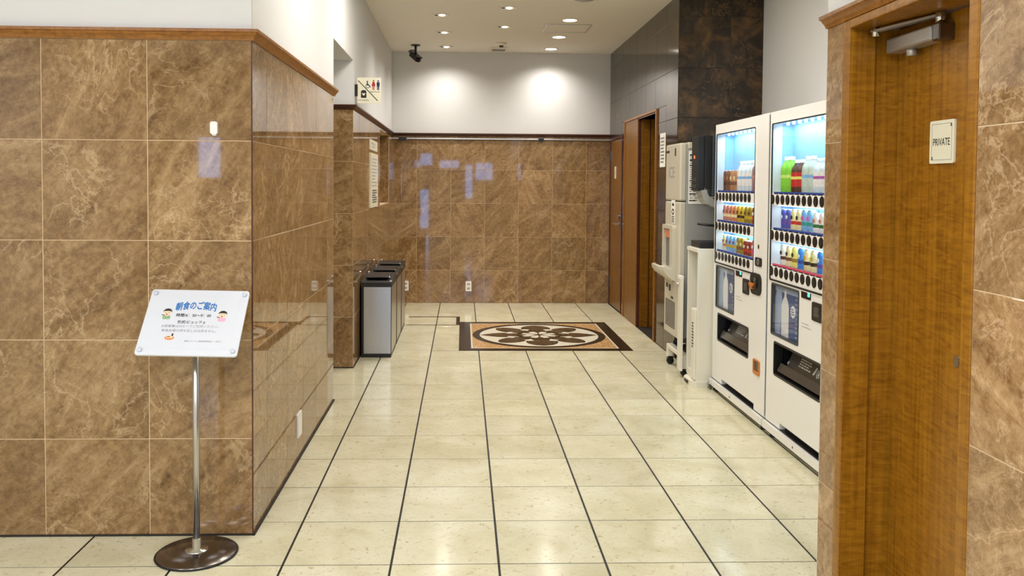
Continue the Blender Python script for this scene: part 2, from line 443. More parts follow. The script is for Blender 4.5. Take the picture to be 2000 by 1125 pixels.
# floor: a dark bed with stone tiles in it
MED = (.649, 2.159, 4.085, 5.595)
bm = BM()
fl = BM(); bx(fl, LX-.2, XA+.2, LY-.2, YB+.2, -.12, -.0015); floor = struct('floor', fl, 'joint_black')
F_FLOOR = Fr((0, 0, 0), (1, 0, 0), (0, 1, 0), (0, 0, 1))
def floor_tile(a0, a1, b0, b1):
    gx, gy = .009, .006
    wd, ht = a1-a0-gx, b1-b0-gy
    if wd < .01 or ht < .01: return
    key = ('f', round(wd, 4), round(ht, 4))
    if key not in TCACHE:
        b = BM(); bx(b, -wd/2, wd/2, -ht/2, ht/2, -.012, 0)
        es = [e for e in b.edges if all(abs(v.co.z) < 1e-7 for v in e.verts)]
        bmesh.ops.bevel(b, geom=es, offset=.0005, segments=1, affect='EDGES'); TCACHE[key] = mesh('tile', b, 'floor')
    o = bpy.data.objects.new('tile', TCACHE[key]); COL.objects.link(o)
    o.location = ((a0+a1)/2, (b0+b1)/2, random.uniform(-.0003, .0002)); o.parent = floor
for j in range(-4, 18):
    y0, y1 = j*U, (j+1)*U
    for i in range(-5, 8):
        x0, x1 = i*U, (i+1)*U
        if y0 > YF-.01:
            x0, x1 = max(x0, -1.02 if (y0 < YO1 and y1 > YO0) else XL), min(x1, XR if y0 >= YP else XA)
        else:
            x1 = min(x1, XN if y1 < YN else XA)
        yy1 = min(y1, YB)
        if y0 < YF-.01 and y1 > YF and x0 < XL:            # the row that runs under the lobby wall
            if x1 <= XL: yy1 = YF
        if x1-x0 < .02: continue
        if -1.2 > x1 and y0 > YF: continue
        if y0 > YF and x0 < XL-.01 and not (y0 < YO1 and y1 > YO0): continue
        for r in split_rect((x0, x1, y0, yy1), [MED]): floor_tile(*r)
# the rest of the lobby floor lies outside the photograph
b = BM()
bx(b, LX, -5*U-.003, LY, YF, -.012, 0); bx(b, -5*U, XN, LY, -4*U-.003, -.012, 0)
bx(b, -1.5, -1.03, YO0, YO1+.4, -.012, 0)
tag(obj('floor_far', b, 'floor', floor))

# ceiling
b = BM(); bx(b, LX-.2, XA+.2, LY-.2, YB+.2, ZC, ZC+.15); ceil = struct('ceiling', b, 'ceiling')
for x, y in LOBBY_FILL:
    b = BM(); bx(b, x-.28, x+.28, y-.28, y+.28, ZC-.012, ZC-.001); obj('added_fill_panel', b, 'fill_glow', ceil)  # glowing panels at the added lobby fill lights
for x, y in NEAR_HALL_FILL:
    b = BM(); lathe(b, [(0, ZC-.004), (.07, ZC-.004), (.07, ZC), (0, ZC)], 20, (x, y, 0)); obj('added_fill_disc', b, 'fill_glow', ceil)  # glowing discs at the added corridor fill lights

# lobby front wall (faces the camera) and the left corridor wall
T = .0014
b = BM(); bx(b, LX, XL-T, YF+T, YF+.2, 0, ZC); wall_front = struct('wall_front', b, ['joint_light'])
b = BM(); bx(b, XL-.2, XL-T, YF+.2, YO0, 0, ZC); bx(b, XL-.2, XL-T, YO0, YO1, ZO, ZC); bx(b, -1.6, XL-T, YO1+T, YO1+.25, 0, ZC)

NICHE = (5.50, 6.58, 1.215, 1.985)
for (a0, a1, b0, b1) in split_rect((YO1+.25, YB+.2, 0, ZC), [NICHE]): bx(b, XL-.2, XL-T, a0, a1, b0, b1)
bx(b, XL-.26, XL-.2, NICHE[0]-.05, NICHE[1]+.05, NICHE[2]-.05, NICHE[3]+.05)
wall_left = struct('wall_left', b, ['joint_light'])
# white plaster above the stone
b = BM(); bx(b, LX, XL-.001, YF+.0005, YF+T+.004, 2.03, ZC); obj('plaster', b, 'white_wall', wall_front)
b = BM(); bx(b, XL-T-.004, XL-.001, YF+.002, YO0, 2.03, ZC); bx(b, XL-T-.004, XL-.001, YO0, YO1, ZO, ZC); bx(b, XL-T-.004, XL-.001, YO1, YB, 2.03, ZC)
bx(b, -1.6, XL-T, YO1+.0005, YO1+T+.004, 2.03, ZO); bx(b, XL-.2, XL-T, YO0, YO1, ZO-.006, ZO+.002)
bx(b, XL-.2, XL-.001, YO0, YO0+.004, 0, ZO)
obj('plaster', b, 'white_wall', wall_left)
b = BM(); bx(b, -1.65, -1.6, YO0-.3, YO1+.2, 0, ZC); bx(b, -1.6, XL-.2, YO0-.15, YO0-.05, 0, ZC); bx(b, -1.6, XL-.2, YO0-.1, YO1+.2, ZO, ZO+.1); struct('wall_passage', b, 'white_wall')
P = .417
F_FRONT = Fr((0, YF, 0), (1, 0, 0), (0, 0, 1), (0, -1, 0))
tile_field(wall_front, F_FRONT, [XL-P*k_ for k_ in range(5, -1, -1)], LV, 'marble')
F_LEFT = Fr((XL, 0, 0), (0, 1, 0), (0, 0, 1), (1, 0, 0))
tile_field(wall_left, F_LEFT, [YF+.004, .531, .944, 1.35, 1.755, 2.16, YO0], LV, 'marble', gap=.0026)
tile_field(wall_left, Fr((0, YO1, 0), (1, 0, 0), (0, 0, 1), (0, -1, 0)), [-1.425, -1.009, -.593, XL], LV, 'marble')
tile_field(wall_left, F_LEFT, [YO1+.004, 3.79, 4.2, 4.605, 5.013, 5.50, 6.04, 6.58, YB], LV, 'marble', gap=.0026, holes=[NICHE])
tile(wall_left, Fr((XL-.2, NICHE[1]-.006, 0), (1, 0, 0), (0, 0, 1), (0, -1, 0)), 0, .196, NICHE[2], NICHE[3], .02, 'marble')
tile(wall_left, Fr((XL-.19, NICHE[0], 0), (0, 1, 0), (0, 0, 1), (1, 0, 0)), 0, NICHE[1]-NICHE[0], NICHE[2], NICHE[3], .02, 'marble')
# back wall
b = BM(); bx(b, XL-.2, XR+.2, YB+T, YB+.2, 0, ZC); wall_back = struct('wall_back', b, 'joint_light')
b = BM(); bx(b, XL, XR, YB+.0005-.0002, YB+T+.004, 2.03, ZC); obj('plaster', b, 'white_wall', wall_back)
F_BACK = Fr((0, YB, 0), (1, 0, 0), (0, 0, 1), (0, -1, 0))
BC = [XL, .119, .527, .935, 1.342, 1.75, 2.158, XR]
tile_field(wall_back, F_BACK, BC, [0, .396, .799, 1.203, 1.606, 2.008], 'marble', gap=.0024)
b = BM(); bx(b, LX, XL+.004, YF-.006, YF, 0, .007); struct('base_gap_front', b, 'joint_dark')  # dark strip added for the gap line at the wall foot
b = BM(); bx(b, XL, XL+.008, YF-.006, YO0+.01, 0, .009); bx(b, XL, XL+.006, YO1-.006, YB, 0, .007); bx(b, -1.4, XL, YO1-.006, YO1, 0, .007); struct('base_gap_left', b, 'joint_dark')  # same dark gap line along the left wall and opening, no real board
b = BM(); bx(b, XL-.004, XL+.001, YF-.001, YF+.004, 0, 2.01); struct('trim_5', b, 'dark_wood')
# mouldings
def moulding(name, pts, z0, z1, mats='oak_trim', proj=.03):
    """crown strip swept along wall points (x, y); outward is to the right of travel; mitred corners"""
    h = z1-z0; prof = [(0, 0), (.006, 0), (.008, h*.12), (.012, h*.3), (.02, h*.52), (.024, h*.66), (proj, h*.72), (proj, h), (0, h)]
    P = [Vector((x, y, 0)) for x, y in pts]; b = BM(); rings = []
    for i, p in enumerate(P):
        ns = []
        if i > 0: d = (P[i]-P[i-1]).normalized(); ns.append(Vector((d.y, -d.x, 0)))
        if i < len(P)-1: d = (P[i+1]-P[i]).normalized(); ns.append(Vector((d.y, -d.x, 0)))
        n = ns[0] if len(ns) == 1 else (ns[0]+ns[1])/(1+ns[0].dot(ns[1]))
        rings.append([b.verts.new(p+n*q+Vector((0, 0, z0+z))) for q, z in prof])
    for A, B in zip(rings, rings[1:]):
        for i in range(len(prof)): j = (i+1) % len(prof); b.faces.new((A[i], A[j], B[j], B[i]))
    b.faces.new(rings[0]); b.faces.new(rings[-1][::-1])
    return struct(name, b, mats)
moulding('trim_1', [(LX, YF), (XL, YF), (XL, YO0+.03)], 2.008, 2.05)
moulding('trim_2', [(-1.5, YO1), (XL, YO1), (XL, YB), (XR, YB)], 2.006, 2.042, 'dark_wood')
# right wall: dark marble with two doorways
D1 = (6.17, 6.96, 0, 1.99); D2 = (4.50, 6.02, 0, 2.135); D2O = (4.56, 5.34)
def fR(x): return Fr((x, 0, 0), (0, -1, 0), (0, 0, 1), (-1, 0, 0))       # a = -Y
b = BM()
for (a0, a1, b0, b1) in split_rect((YP+.2, YB+.2, 0, ZC), [D1, (D2O[0], D2O[1], 0, 2.1)]): bx(b, XR+T, XR+.2, a0, a1, b0, b1)
bx(b, XR+T, XA, YP+T, YP+.2, 0, ZC)
wall_right = struct('wall_right', b, 'joint_dark')
neg = lambda r: (-r[1], -r[0], r[2], r[3])
RC = [-YB, -6.66, -6.23, -5.82, -5.447, -5.01, -4.595, -4.17, -YP-.003]
RLV = [0, .41, .81, 1.21, 1.60, 2.0, 2.41, 2.83, ZC]
tile_field(wall_right, fR(XR), RC, RLV, 'dark_marble', gap=.0024, holes=[neg(D1), neg(D2)])
tile_field(wall_right, Fr((0, YP, 0), (1, 0, 0), (0, 0, 1), (0, -1, 0)), [XR+.003, 2.872, XA], RLV, 'dark_marble', gap=.0022)
# alcove wall and near wall
b = BM(); bx(b, XA, XA+.15, YN-.3, YP+.2, 0, ZC); struct('wall_alcove', b, 'white_wall')
PO = (-1.075, -.392, 1.962)     # private doorway y0, y1, head height
b = BM()
for (a0, a1, b0, b1) in split_rect((LY, YN, 0, ZC), [(PO[0], PO[1], 0, PO[2])]): bx(b, XN+T, XN+.26, a0, a1, b0, b1)
bx(b, XN+.26, XA+.15, YN-.2, YN, 0, ZC)
wall_near = struct('wall_near', b, 'joint_light')
b = BM(); bx(b, XN+.0005, XN+T+.004, LY, YN, 2.0, ZC); bx(b, XN+.002, XA, YN, YN+.004, 0, ZC); obj('plaster', b, 'white_wall', wall_near)
NLV = [0, .405, .803, 1.19, 1.59, 1.99]
tile_field(wall_near, fR(XN), [-YN, -(PO[1]+.012)], NLV, 'marble_near_lit')
tile_field(wall_near, fR(XN), [1.118, 1.535, 1.95, 2.37], NLV, 'marble_near_lit')
moulding('trim_3', [(XN, YN), (XN, -3.6)], 1.985, 2.025, 'oak_trim', .032)
# lobby walls behind the camera with windows
WIN = [(-1.40, -.25, 1.98, 2.32), (-.02, .55, 1.9, 2.12), (1.05, 1.55, 1.55, 2.05), (-2.98, -2.66, 1.5, 2.05), (-2.2, -1.8, .3, 1.3), (-.95, -.35, .1, 1.25), (.75, .95, 1.0, 2.0)]
b = BM()
for (a0, a1, b0, b1) in split_rect((LX-.2, XN+.3, 0, ZC), WIN): bx(b, a0, a1, LY-.12, LY, b0, b1)
struct('wall_entrance', b, 'white_wall')
for i, (a0, a1, b0, b1) in enumerate(WIN):
    b = BM(); bx(b, a0, a1, LY-.07, LY-.06, b0, b1); struct('window_%d' % (i+1), b, 'pane')
b = BM(); bx(b, LX-.2, LX, LY, YF+.2, 0, ZC); struct('wall_lobby', b, 'white_wall')

# ------------------------------------------------------------------ doors
# door 1: plain leaf flush in the dark wall beside the back corner
d1 = bpy.data.objects.new('door_1', None); COL.objects.link(d1); d1.location = (XR, 6.56, 0); tag(d1, kind='structure')
FR_ = fR(XR)
b = BM()
bx(b, XR-.006, XR+.12, 6.93, 6.96, 0, 1.99); bx(b, XR-.006, XR+.12, 6.17, 6.205, 0, 1.99); bx(b, XR-.006, XR+.12, 6.205, 6.93, 1.965, 1.99)
obj('door_frame', b, 'dark_wood', d1)
box_obj('door_leaf', (XR+.004, XR+.044, 6.21, 6.925, .008, 1.96), 'brown_wood', d1, .002)
for z in (.22, 1.72): box_obj('hinge', (XR-.012, XR+.004, 6.915, 6.938, z, z+.12), 'steel_dark', d1, .002)
h = BM(); prism(h, FR_.sub(-6.29, 1.0), circ(0, 0, .026, 20), 0.0, .012)
tube(h, [FR_.p(-6.29, 1.0, .01), FR_.p(-6.29, 1.0, .05), FR_.p(-6.30, 1.0, .055), FR_.p(-6.42, 1.0, .055)], .009); hd = obj('door_handle', h, 'chrome', d1, 40)
h = BM(); prism(h, FR_.sub(-6.29, 1.08), circ(0, 0, .024, 20), 0, .02); obj('lock', h, 'chrome', d1)
sp = plate('door_sign', FR_, rr(-6.64, -6.575, 1.51, 1.65, .006), -.004, .004, 'acrylic', d1)
text_obj('lettering', FR_, [dict(body='PRIVATE', a=-6.607, b=1.58, width=.05, bold=.01)], 'ink', d1, .0046)
# door 2: deep wood-lined doorway with a wide flat panel on its far side
d2 = bpy.data.objects.new('door_2', None); COL.objects.link(d2); d2.location = (XR, 5.2, 0); tag(d2, kind='structure')
box_obj('side_panel', (XR-.004, XR+.03, 5.35, 6.0, 0, 2.115), 'brown_wood', d2, .003)
b = BM(); bx(b, XR-.014, XR+.03, 6.0, 6.02, 0, 2.115); bx(b, XR-.014, XR+.03, 4.50, 6.02, 2.115, 2.135); bx(b, XR-.014, XR+.03, 4.50, 4.525, 0, 2.115)
obj('casing', b, 'oak_trim', d2)
box_obj('casing_board', (XR-.008, XR+.03, 4.525, 4.56, 0, 2.115), 'brown_wood', d2, .002)
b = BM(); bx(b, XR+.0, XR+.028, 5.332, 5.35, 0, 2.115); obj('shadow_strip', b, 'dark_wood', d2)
b = BM(); bx(b, XR+.03, XR+.11, 5.30, 5.34, 0, 2.1); obj('jamb', b, 'brown_wood', d2)
b = BM(); bx(b, XR+.11, XR+.122, 5.31, 5.34, 0, 2.1); obj('jamb_groove', b, 'dark_wood', d2)
b = BM(); bx(b, XR+.122, XR+.5, 5.30, 5.34, 0, 2.1); obj('jamb', b, 'brown_wood', d2)
b = BM(); bx(b, XR+.03, XR+.5, 4.53, 4.56, 0, 2.1); obj('jamb', b, 'brown_wood', d2)
b = BM(); bx(b, XR+.0, XR+.5, 4.525, 5.35, 2.1, 2.115); obj('head', b, 'brown_wood', d2)
box_obj('door_leaf', (XR+.36, XR+.40, 4.56, 5.30, .005, 2.1), 'brown_wood', d2)

# door 3: the private door in the near wall
d3 = bpy.data.objects.new('door_3', None); COL.objects.link(d3); d3.location = (XN, -.73, 0); tag(d3, kind='structure')
y0, y1, zt = PO
b = BM(); bx(b, XN-.004, XN+.085, y1-.034, y1+.012, 0, zt+.022, .003); obj('casing', b, 'oak', d3)
b = BM(); bx(b, XN-.004, XN+.12, y0-.043, y0-.002, 0, zt+.022, .003); obj('casing', b, 'oak', d3)
b = BM(); bx(b, XN-.004, XN+.085, y0-.002, y1-.034, zt-.006, zt+.022, .003); obj('casing_head', b, 'oak', d3)
b = BM(); bx(b, XN+.085, XN+.26, y1-.02, y1, 0, zt); obj('jamb', b, 'oak', d3)
b = BM(); bx(b, XN+.09, XN+.26, y0-.002, y0+.02, 0, zt); obj('jamb', b, 'oak', d3)
b = BM(); bx(b, XN+.085, XN+.26, y0+.02, y1-.02, zt-.004, zt+.02); obj('jamb_head', b, 'oak', d3)
leaf_x = XN+.165
box_obj('door_leaf', (leaf_x, leaf_x+.04, y0+.024, y1-.026, .006, zt-.008), 'oak', d3, .002)
b = BM(); bx(b, leaf_x+.008, leaf_x+.03, y1-.026, y1-.018, 0, zt-.004); obj('shadow_gap', b, 'joint_black', d3)
FD = fR(leaf_x)
# sign plate on the door
sg = plate('door_sign', FD, rr(.625, .752, 1.512, 1.64, .006), 0, .006, 'acrylic', d3)
b = BM(); ring(b, FD, rr(.636, .741, 1.522, 1.630, .001, 1), rr(.6375, .7395, 1.5235, 1.6285, .001, 1), .006, .0064); obj('sign_border', b, 'print_soft', sg)
b = BM()
for (a, z) in ((.640, 1.528), (.737, 1.624)):
    prism(b, FD, [(a-.004, z-.004), (a+.004, z-.004), (a+.004, z-.0015), (a-.004, z-.0015)], .006, .0066); prism(b, FD, [(a-.003, z), (a+.003, z), (a+.003, z+.004), (a-.003, z+.004)], .006, .0066)
obj('sign_mark', b, 'ink', sg)
text_obj('lettering', FD, [dict(body='PRIVATE', a=.6885, b=1.576, width=.088, height=.0215)], 'ink', sg, .0068)
# closer
cl = BM(); bx(cl, leaf_x-.055, leaf_x, -.70, -.44, 1.872, 1.918, .006); cl = obj('door_closer', cl, 'alu', d3)
b = BM(); bx(b, leaf_x-.05, leaf_x, -.735, -.70, 1.868, 1.922, .006); obj('closer_end', b, 'steel_dark', cl)
b = BM(); lathe(b, [(0, 1.85), (.016, 1.85), (.016, 1.874), (0, 1.874)], 16, (leaf_x-.028, -.55, 0)); obj('closer_knob', b, 'alu', cl)
b = BM(); lathe(b, [(0, 1.918), (.014, 1.918), (.014, 1.952), (.01, 1.956), (0, 1.956)], 14, (leaf_x-.028, -.705, 0))
lathe(b, [(0, 1.925), (.012, 1.925), (.012, 1.96), (0, 1.96)], 14, (XN+.07, -.45, 0)); obj('closer_pivot', b, 'chrome', cl)
b = BM()
A, B_ = Vector((leaf_x-.028, -.705, 1.945)), Vector((XN+.07, -.45, 1.943))
dd = (B_-A).normalized(); fr = Fr(A, dd, (0, 0, 1), dd.cross(Vector((0, 0, 1)))); prism(b, fr, rr(-.01, (B_-A).length+.01, -.004, .004, .003, 2), -.011, .011); obj('closer_arm', b, 'alu', cl)
b = BM(); prism(b, FD, rr(.775, .795, .925, .955, .003), 0, .003); obj('latch_plate', b, 'steel', d3)

# ------------------------------------------------------------------ floor medallion
med = thing('floor_medallion', 'square inlaid floor medallion with dark flower in a ring and black border', 'floor inlay', (1.404, 4.84, 0))
cx, cy, hs = 1.404, 4.84, .755
FM = Fr((cx, cy, 0), (1, 0, 0), (0, 1, 0), (0, 0, 1)); BW = .104
for (a0, a1, b0, b1) in ((-hs, hs, -hs, -hs+BW), (-hs, hs, hs-BW, hs), (-hs, -hs+BW, -hs+BW, hs-BW), (hs-BW, hs, -hs+BW, hs-BW)):
    b = BM(); prism(b, FM, [(a0, b0), (a1, b0), (a1, b1), (a0, b1)], -.012, .0005); obj('border', b, 'black_stone', med)
q = hs-BW
b = BM(); ring(b, FM, [(-q, -q), (q, -q), (q, q), (-q, q)], [(-q+.014, -q+.014), (q-.014, -q+.014), (q-.014, q-.014), (-q+.014, q-.014)], -.012, .0006); obj('white_line', b, 'white_stone', med)
q -= .014
for sx in (-1, 1):
    for sy in (-1, 1):
        poly = [(sx*q, sy*q), (0, sy*q)]+[(sx*.60*math.sin(t), sy*.60*math.cos(t)) for t in [PI/2*i/14 for i in range(15)]]+[(sx*q, 0)]
        b = BM(); prism(b, FM, poly, -.012, .0004); obj('field', b, 'beige_field', med)
N = 64
b = BM(); ring(b, FM, circ(0, 0, .632, N), circ(0, 0, .565, N), -.011, .0012); obj('ring', b, 'black_stone', med)
b = BM(); prism(b, FM, circ(0, 0, .565, N), -.012, .0006); obj('disc', b, 'white_stone', med)
def rot(poly, t): c_, s_ = math.cos(t), math.sin(t); return [(x*c_-y*s_, x*s_+y*c_) for x, y in poly]
def petal(kind, grow=0):
    pts = []
    n = 14
    L0, L1, W_ = .13-grow, {'round': .53, 'wide': .52, 'point': .545}[kind]+grow, {'round': .098, 'wide': .132, 'point': .10}[kind]+grow
    for i in range(n+1):
        t = i/n; x = L0+(L1-L0)*t
        if kind == 'point': wv = W_*(math.sin(PI*min(1, t*1.0))**.9)*(1-.25*t)*1.15
        else: wv = W_*(math.sin(PI*t**1.25))**.55
        pts.append((x, wv))
    return pts+[(x, -y_) for x, y_ in pts[::-1][1:-1]]
for i in range(8):
    t = i*PI/4; kind = 'point' if i in (0, 4) else ('wide' if i in (2, 6) else 'round'); up = .0004*(i % 2)
    b = BM(); prism(b, FM, rot(petal(kind, .014), t), -.004, .0011+up); obj('petal_outline', b, 'black_stone', med)
    b = BM(); prism(b, FM, rot(petal(kind), t), -.003, .0014+up); obj('petal', b, 'petal', med)
for i in range(8):
    t = i*PI/4+PI/8
    b = BM(); prism(b, FM, rot([(.235, 0), (.30, .05), (.335, 0), (.30, -.05)], t), -.002, .0022); obj('star_point', b, 'white_stone', med)
b = BM(); prism(b, FM, circ(0, 0, .215, 40), -.003, .0024); obj('hub', b, 'petal', med)
b = BM(); ring(b, FM, circ(0, 0, .215, 40), circ(0, 0, .19, 40), -.001, .0028); obj('hub_ring', b, 'black_stone', med)
for i in range(8):
    t = i*PI/4+PI/8
    b = BM(); prism(b, FM, rot([(.03, 0), (.10, .035), (.165, .028), (.165, -.028), (.10, -.035)], t), -.001, .003); obj('hub_leaf', b, 'white_stone', med)
# black framed floor hatch beside it
fh = thing('floor_hatch', 'black framed flush floor hatch between the steel bins and the floor medallion', 'floor hatch', (.3, 5.66, 0))
for (a0, a1, b0, b1) in ((.10, .62, 5.90, 5.94), (.61, .648, 5.40, 5.94), (.10, .61, 5.39, 5.412)):
    b = BM(); bx(b, a0, a1, b0, b1, -.002, .0012); obj('frame_bar', b, 'black_stone', fh)

# ------------------------------------------------------------------ sign stand
st = thing('sign_stand', 'tilted white breakfast notice board on a steel pole with round base', 'sign stand', (-.352, .10, 0))
b = BM(); lathe(b, [(0, .004), (.15, .004), (.15, .006), (.147, .009), (.06, .016), (.03, .018), (0, .018)], 48, (-.352, .105, 0)); obj('base', b, 'steel_dark', st)
b = BM(); lathe(b, [(0, 0), (.154, 0), (.156, .004), (.152, .0075), (.148, .006), (0, .005)], 48, (-.352, .105, 0)); obj('base_rim', b, 'rubber', st)
b = BM(); lathe(b, [(0, .015), (.045, .015), (.042, .02), (.017, .024), (.0165, .062), (0, .062)], 24, (-.352, .105, 0)); obj('collar', b, 'chrome', st)
b = BM(); lathe(b, [(0, .06), (.0125, .06), (.0125, .868), (0, .868)], 20, (-.352, .105, 0)); obj('pole', b, 'steel', st)
FB = Fr((-.358, .0, .795), (1, 0, -.018), (0, .678, .735), (0, -.735, .678)); bw, bl = .378, .297
b = BM(); bx(b, -.372, -.332, .09, .135, .84, .885, .004); obj('bracket', b, 'steel_dark', st)
bd = plate('board', FB, rr(-bw/2, bw/2, 0, bl, .012, 6), -.008, 0, 'board', st)
pp = plate('paper', FB, rr(-bw/2+.03, bw/2-.03, .03, bl-.03, .001, 1), 0, .0006, 'board', bd)
cv = plate('cover', FB, rr(-bw/2, bw/2, 0, bl, .012, 6), .0035, .0055, 'clear', bd)
for (a, z) in ((-bw/2+.017, .02), (bw/2-.017, .02), (-bw/2+.017, bl-.02), (bw/2-.017, bl-.02)):
    b = BM(); lathe(b, [(0, -.002), (.009, -.002), (.009, .0075), (.007, .009), (0, .009)], 18, fr=FB.sub(a, z)); obj('standoff_cap', b, 'cap_grey', bd)
def S(s, t): return (s-.5)*bw, (1-t)*bl
def T_(body, s, t, wd, **k_): a, b_ = S(s, t); return dict(body=body, a=a, b=b_, width=wd, **k_)
text_obj('title', FB, [T_('朝食のご案内', .49, .245, .155, bold=.028, arc=.008, height=.037)], 'blue_ink', bd, .0012)
text_obj('lettering', FB, [T_('時間/6：30〜9：00', .485, .40, .132, bold=.02), T_('形式/ビュッフェ', .48, .505, .106, bold=.018)], 'ink', bd, .0012)
text_obj('small_lettering', FB, [T_('お部屋着はロビーでご利用ください。', .475, .568, .216), T_('朝食会場の持ち出しは出来ません。', .475, .635, .205), T_('朝食スペース上層食事時間前に　支配人', .64, .79, .138)], 'print_soft', bd, .0012)
def child_print(s, t, shirt, fr=FB):
    a, z = S(s, t); g = bpy.data.objects
    b = BM(); prism(b, fr, circ(a, z, .0155, 24), .0007, .0012, 0)
    prism(b, fr, [(a+.017*math.cos(x), z+.003+.016*math.sin(x)) for x in [PI*i/12 for i in range(13)]]+[(a-.013, z+.0065), (a+.002, z+.0075), (a+.013, z+.0055)], .001, .0014, 1)
    prism(b, fr, rr(a-.015, a+.015, z-.03, z-.0135, .006), .0005, .0011, 2)
    for sx in (-.006, .006): prism(b, fr, circ(a+sx, z-.001, .0016, 10), .0012, .0016, 1)
    prism(b, fr, circ(a-.001, z-.0085, .003, 10), .0012, .0016, 3)
    prism(b, fr, [(a-.02, z-.012), (a-.008, z-.014), (a-.008, z-.0115), (a-.02, z-.009)], .0012, .0017, 1)
    obj('picture', b, ['skin', 'ink', shirt, 'red'], bd)
child_print(.215, .365, 'green'); child_print(.775, .385, 'pink')
a, z = S(.30, .745)
b = BM(); prism(b, FB, circ(a, z, .018, 24, .0095), .0007, .0011, 0); prism(b, FB, circ(a, z+.003, .014, 20, .006), .001, .0014, 1); prism(b, FB, circ(a+.009, z+.013, .0035, 10, .007), .0012, .0016, 2); prism(b, FB, circ(a-.004, z+.004, .007, 14, .003), .0013, .0017, 3)
obj('picture', b, ['food', 'skin', 'ink', 'orange'], bd)

# ------------------------------------------------------------------ small things on the walls
b = BM(); prism(b, F_FRONT, [(-.343+.0, 1.66)]+rr(-.341, -.311, 1.625, 1.683, .01)[:-1] if False else rr(-.340, -.311, 1.632, 1.683, .009), 0, .018)
prism(b, F_FRONT, rr(-.333, -.317, 1.627, 1.64, .003), 0, .012)
tag(obj('wall_sensor', b, 'white_p'), 'small white oval device on the brown stone wall above the notice board', 'sensor')
def outlet(label, fr, a, z, wd, ht, slots):
    o = thing('wall_outlet', label, 'outlet', fr.p(a, z-ht/2, 0))
    b = BM(); prism(b, fr, rr(a-wd/2, a+wd/2, z-ht/2, z+ht/2, .006), 0, .007); obj('plate', b, 'white_p', o)
    for s in slots:
        b = BM(); prism(b, fr, rr(a-wd*.26, a+wd*.26, z+s-ht*.12, z+s+ht*.12, .004), .006, .0085); k_ = obj('socket', b, 'print_light', o)
        b = BM()
        for sx in (-wd*.1, wd*.1): prism(b, fr, [(a+sx-.0025, z+s-.007), (a+sx+.0025, z+s-.007), (a+sx+.0025, z+s+.007), (a+sx-.0025, z+s+.007)], .008, .009)
        obj('slot', b, 'ink', k_)
    return o
outlet('white outlet plate low on the back wall, right beside the steel bins', F_BACK, -.008, .207, .066, .118, (.025, -.025))
outlet('white outlet plate low in the middle of the back wall', F_BACK, .746, .203, .07, .12, (.026, -.026))
outlet('white outlet plate low on the left corridor wall', F_LEFT, 1.235, .182, .105, .125, ())
# picture rail with clips
b = BM(); bx(b, XL, XR, YB-.022, YB, 1.968, 1.985, .003); struct('trim_4', b, 'steel')
for (x0, x1, lab) in ((-.10, -.005, 'long black clip at the left end of the steel rail on the back wall'), (1.575, 1.64, 'short black clip right of centre on the steel rail of the back wall')):
    b = BM(); bx(b, x0, x1, YB-.03, YB-.022, 1.962, 1.992, .003); bx(b, x0+.01, x1-.01, YB-.03, YB-.022, 1.95, 1.965); tag(obj('rail_clip', b, 'black'), lab, 'clip', 'clips on the picture rail')
# notices on the left wall
n1 = thing('notice_plate', 'small cream plate above the tall notice on the left wall past the opening', 'notice', (XL, 4.87, 1.74))
plate('plate', F_LEFT, rr(4.56, 5.19, 1.745, 1.84, .004), 0, .006, 'acrylic', n1)
b = BM(); bars(b, F_LEFT.sub(0, 0), 4.66, 5.1, 1.765, 1.82, 2, .014, .0066, 3); obj('lettering', b, 'print_soft', n1)
n2 = thing('notice_board', 'tall framed notice on the left wall past the opening', 'notice', (XL, 4.9, 1.212))
plate('panel', F_LEFT, rr(4.58, 5.21, 1.212, 1.718, .004), 0, .01, 'acrylic', n2)
b = BM(); bars(b, F_LEFT, 4.66, 5.12, 1.40, 1.68, 9, .012, .0106, 4); obj('lettering', b, 'print_soft', n2)
b = BM(); bars(b, F_LEFT, 4.70, 5.1, 1.25, 1.38, 6, .013, .0106, 5); obj('lettering', b, 'print', n2)
# restroom sign that stands out from the left wall
rs = thing('restroom_sign', 'square cream acrylic sign with restroom and coin laundry symbols on left wall', 'sign', (XL, 3.5, 2.05))
FS = Fr((XL, 3.5, 0), (1, 0, 0), (0, 0, 1), (0, -1, 0))
plate('panel', FS, rr(.018, .205, 2.064, 2.264, .006), -.006, 0, 'acrylic', rs)
b = BM(); bx(b, XL, XL+.022, 3.488, 3.515, 2.118, 2.21, .002); obj('bracket', b, 'black', rs)
def w2(px, py): return .018+(px-245)/(1010-245)*.187, 2.264-(py-170)/(1000-170)*.2
def wp(*pts): return [w2(*p) for p in pts]
b = BM(); prism(b, FS, wp((270, 275), (285, 260), (905, 905), (890, 925)), 0, .0012); obj('divider', b, 'ink', rs)
def wc(x, y, r, n=16): a, z = w2(x, y); return circ(a, z, r/765*.187, n)
b = BM(); prism(b, FS, wc(768, 272, 26), 0, .001); prism(b, FS, wp((735, 310), (800, 310), (825, 440), (705, 440)), 0, .001); prism(b, FS, wp((728, 440), (755, 440), (755, 570), (735, 570)), 0, .001); prism(b, FS, wp((775, 440), (802, 440), (795, 570), (775, 570)), 0, .001); obj('woman_symbol', b, 'red', rs)
b = BM(); prism(b, FS, wc(912, 277, 26), 0, .001); prism(b, FS, wp((865, 315), (960, 315), (960, 440), (945, 450), (945, 570), (918, 570), (914, 460), (908, 460), (905, 570), (880, 570), (880, 450), (865, 440)), 0, .001); obj('man_symbol', b, 'navy', rs)
a, z = w2(575, 445)
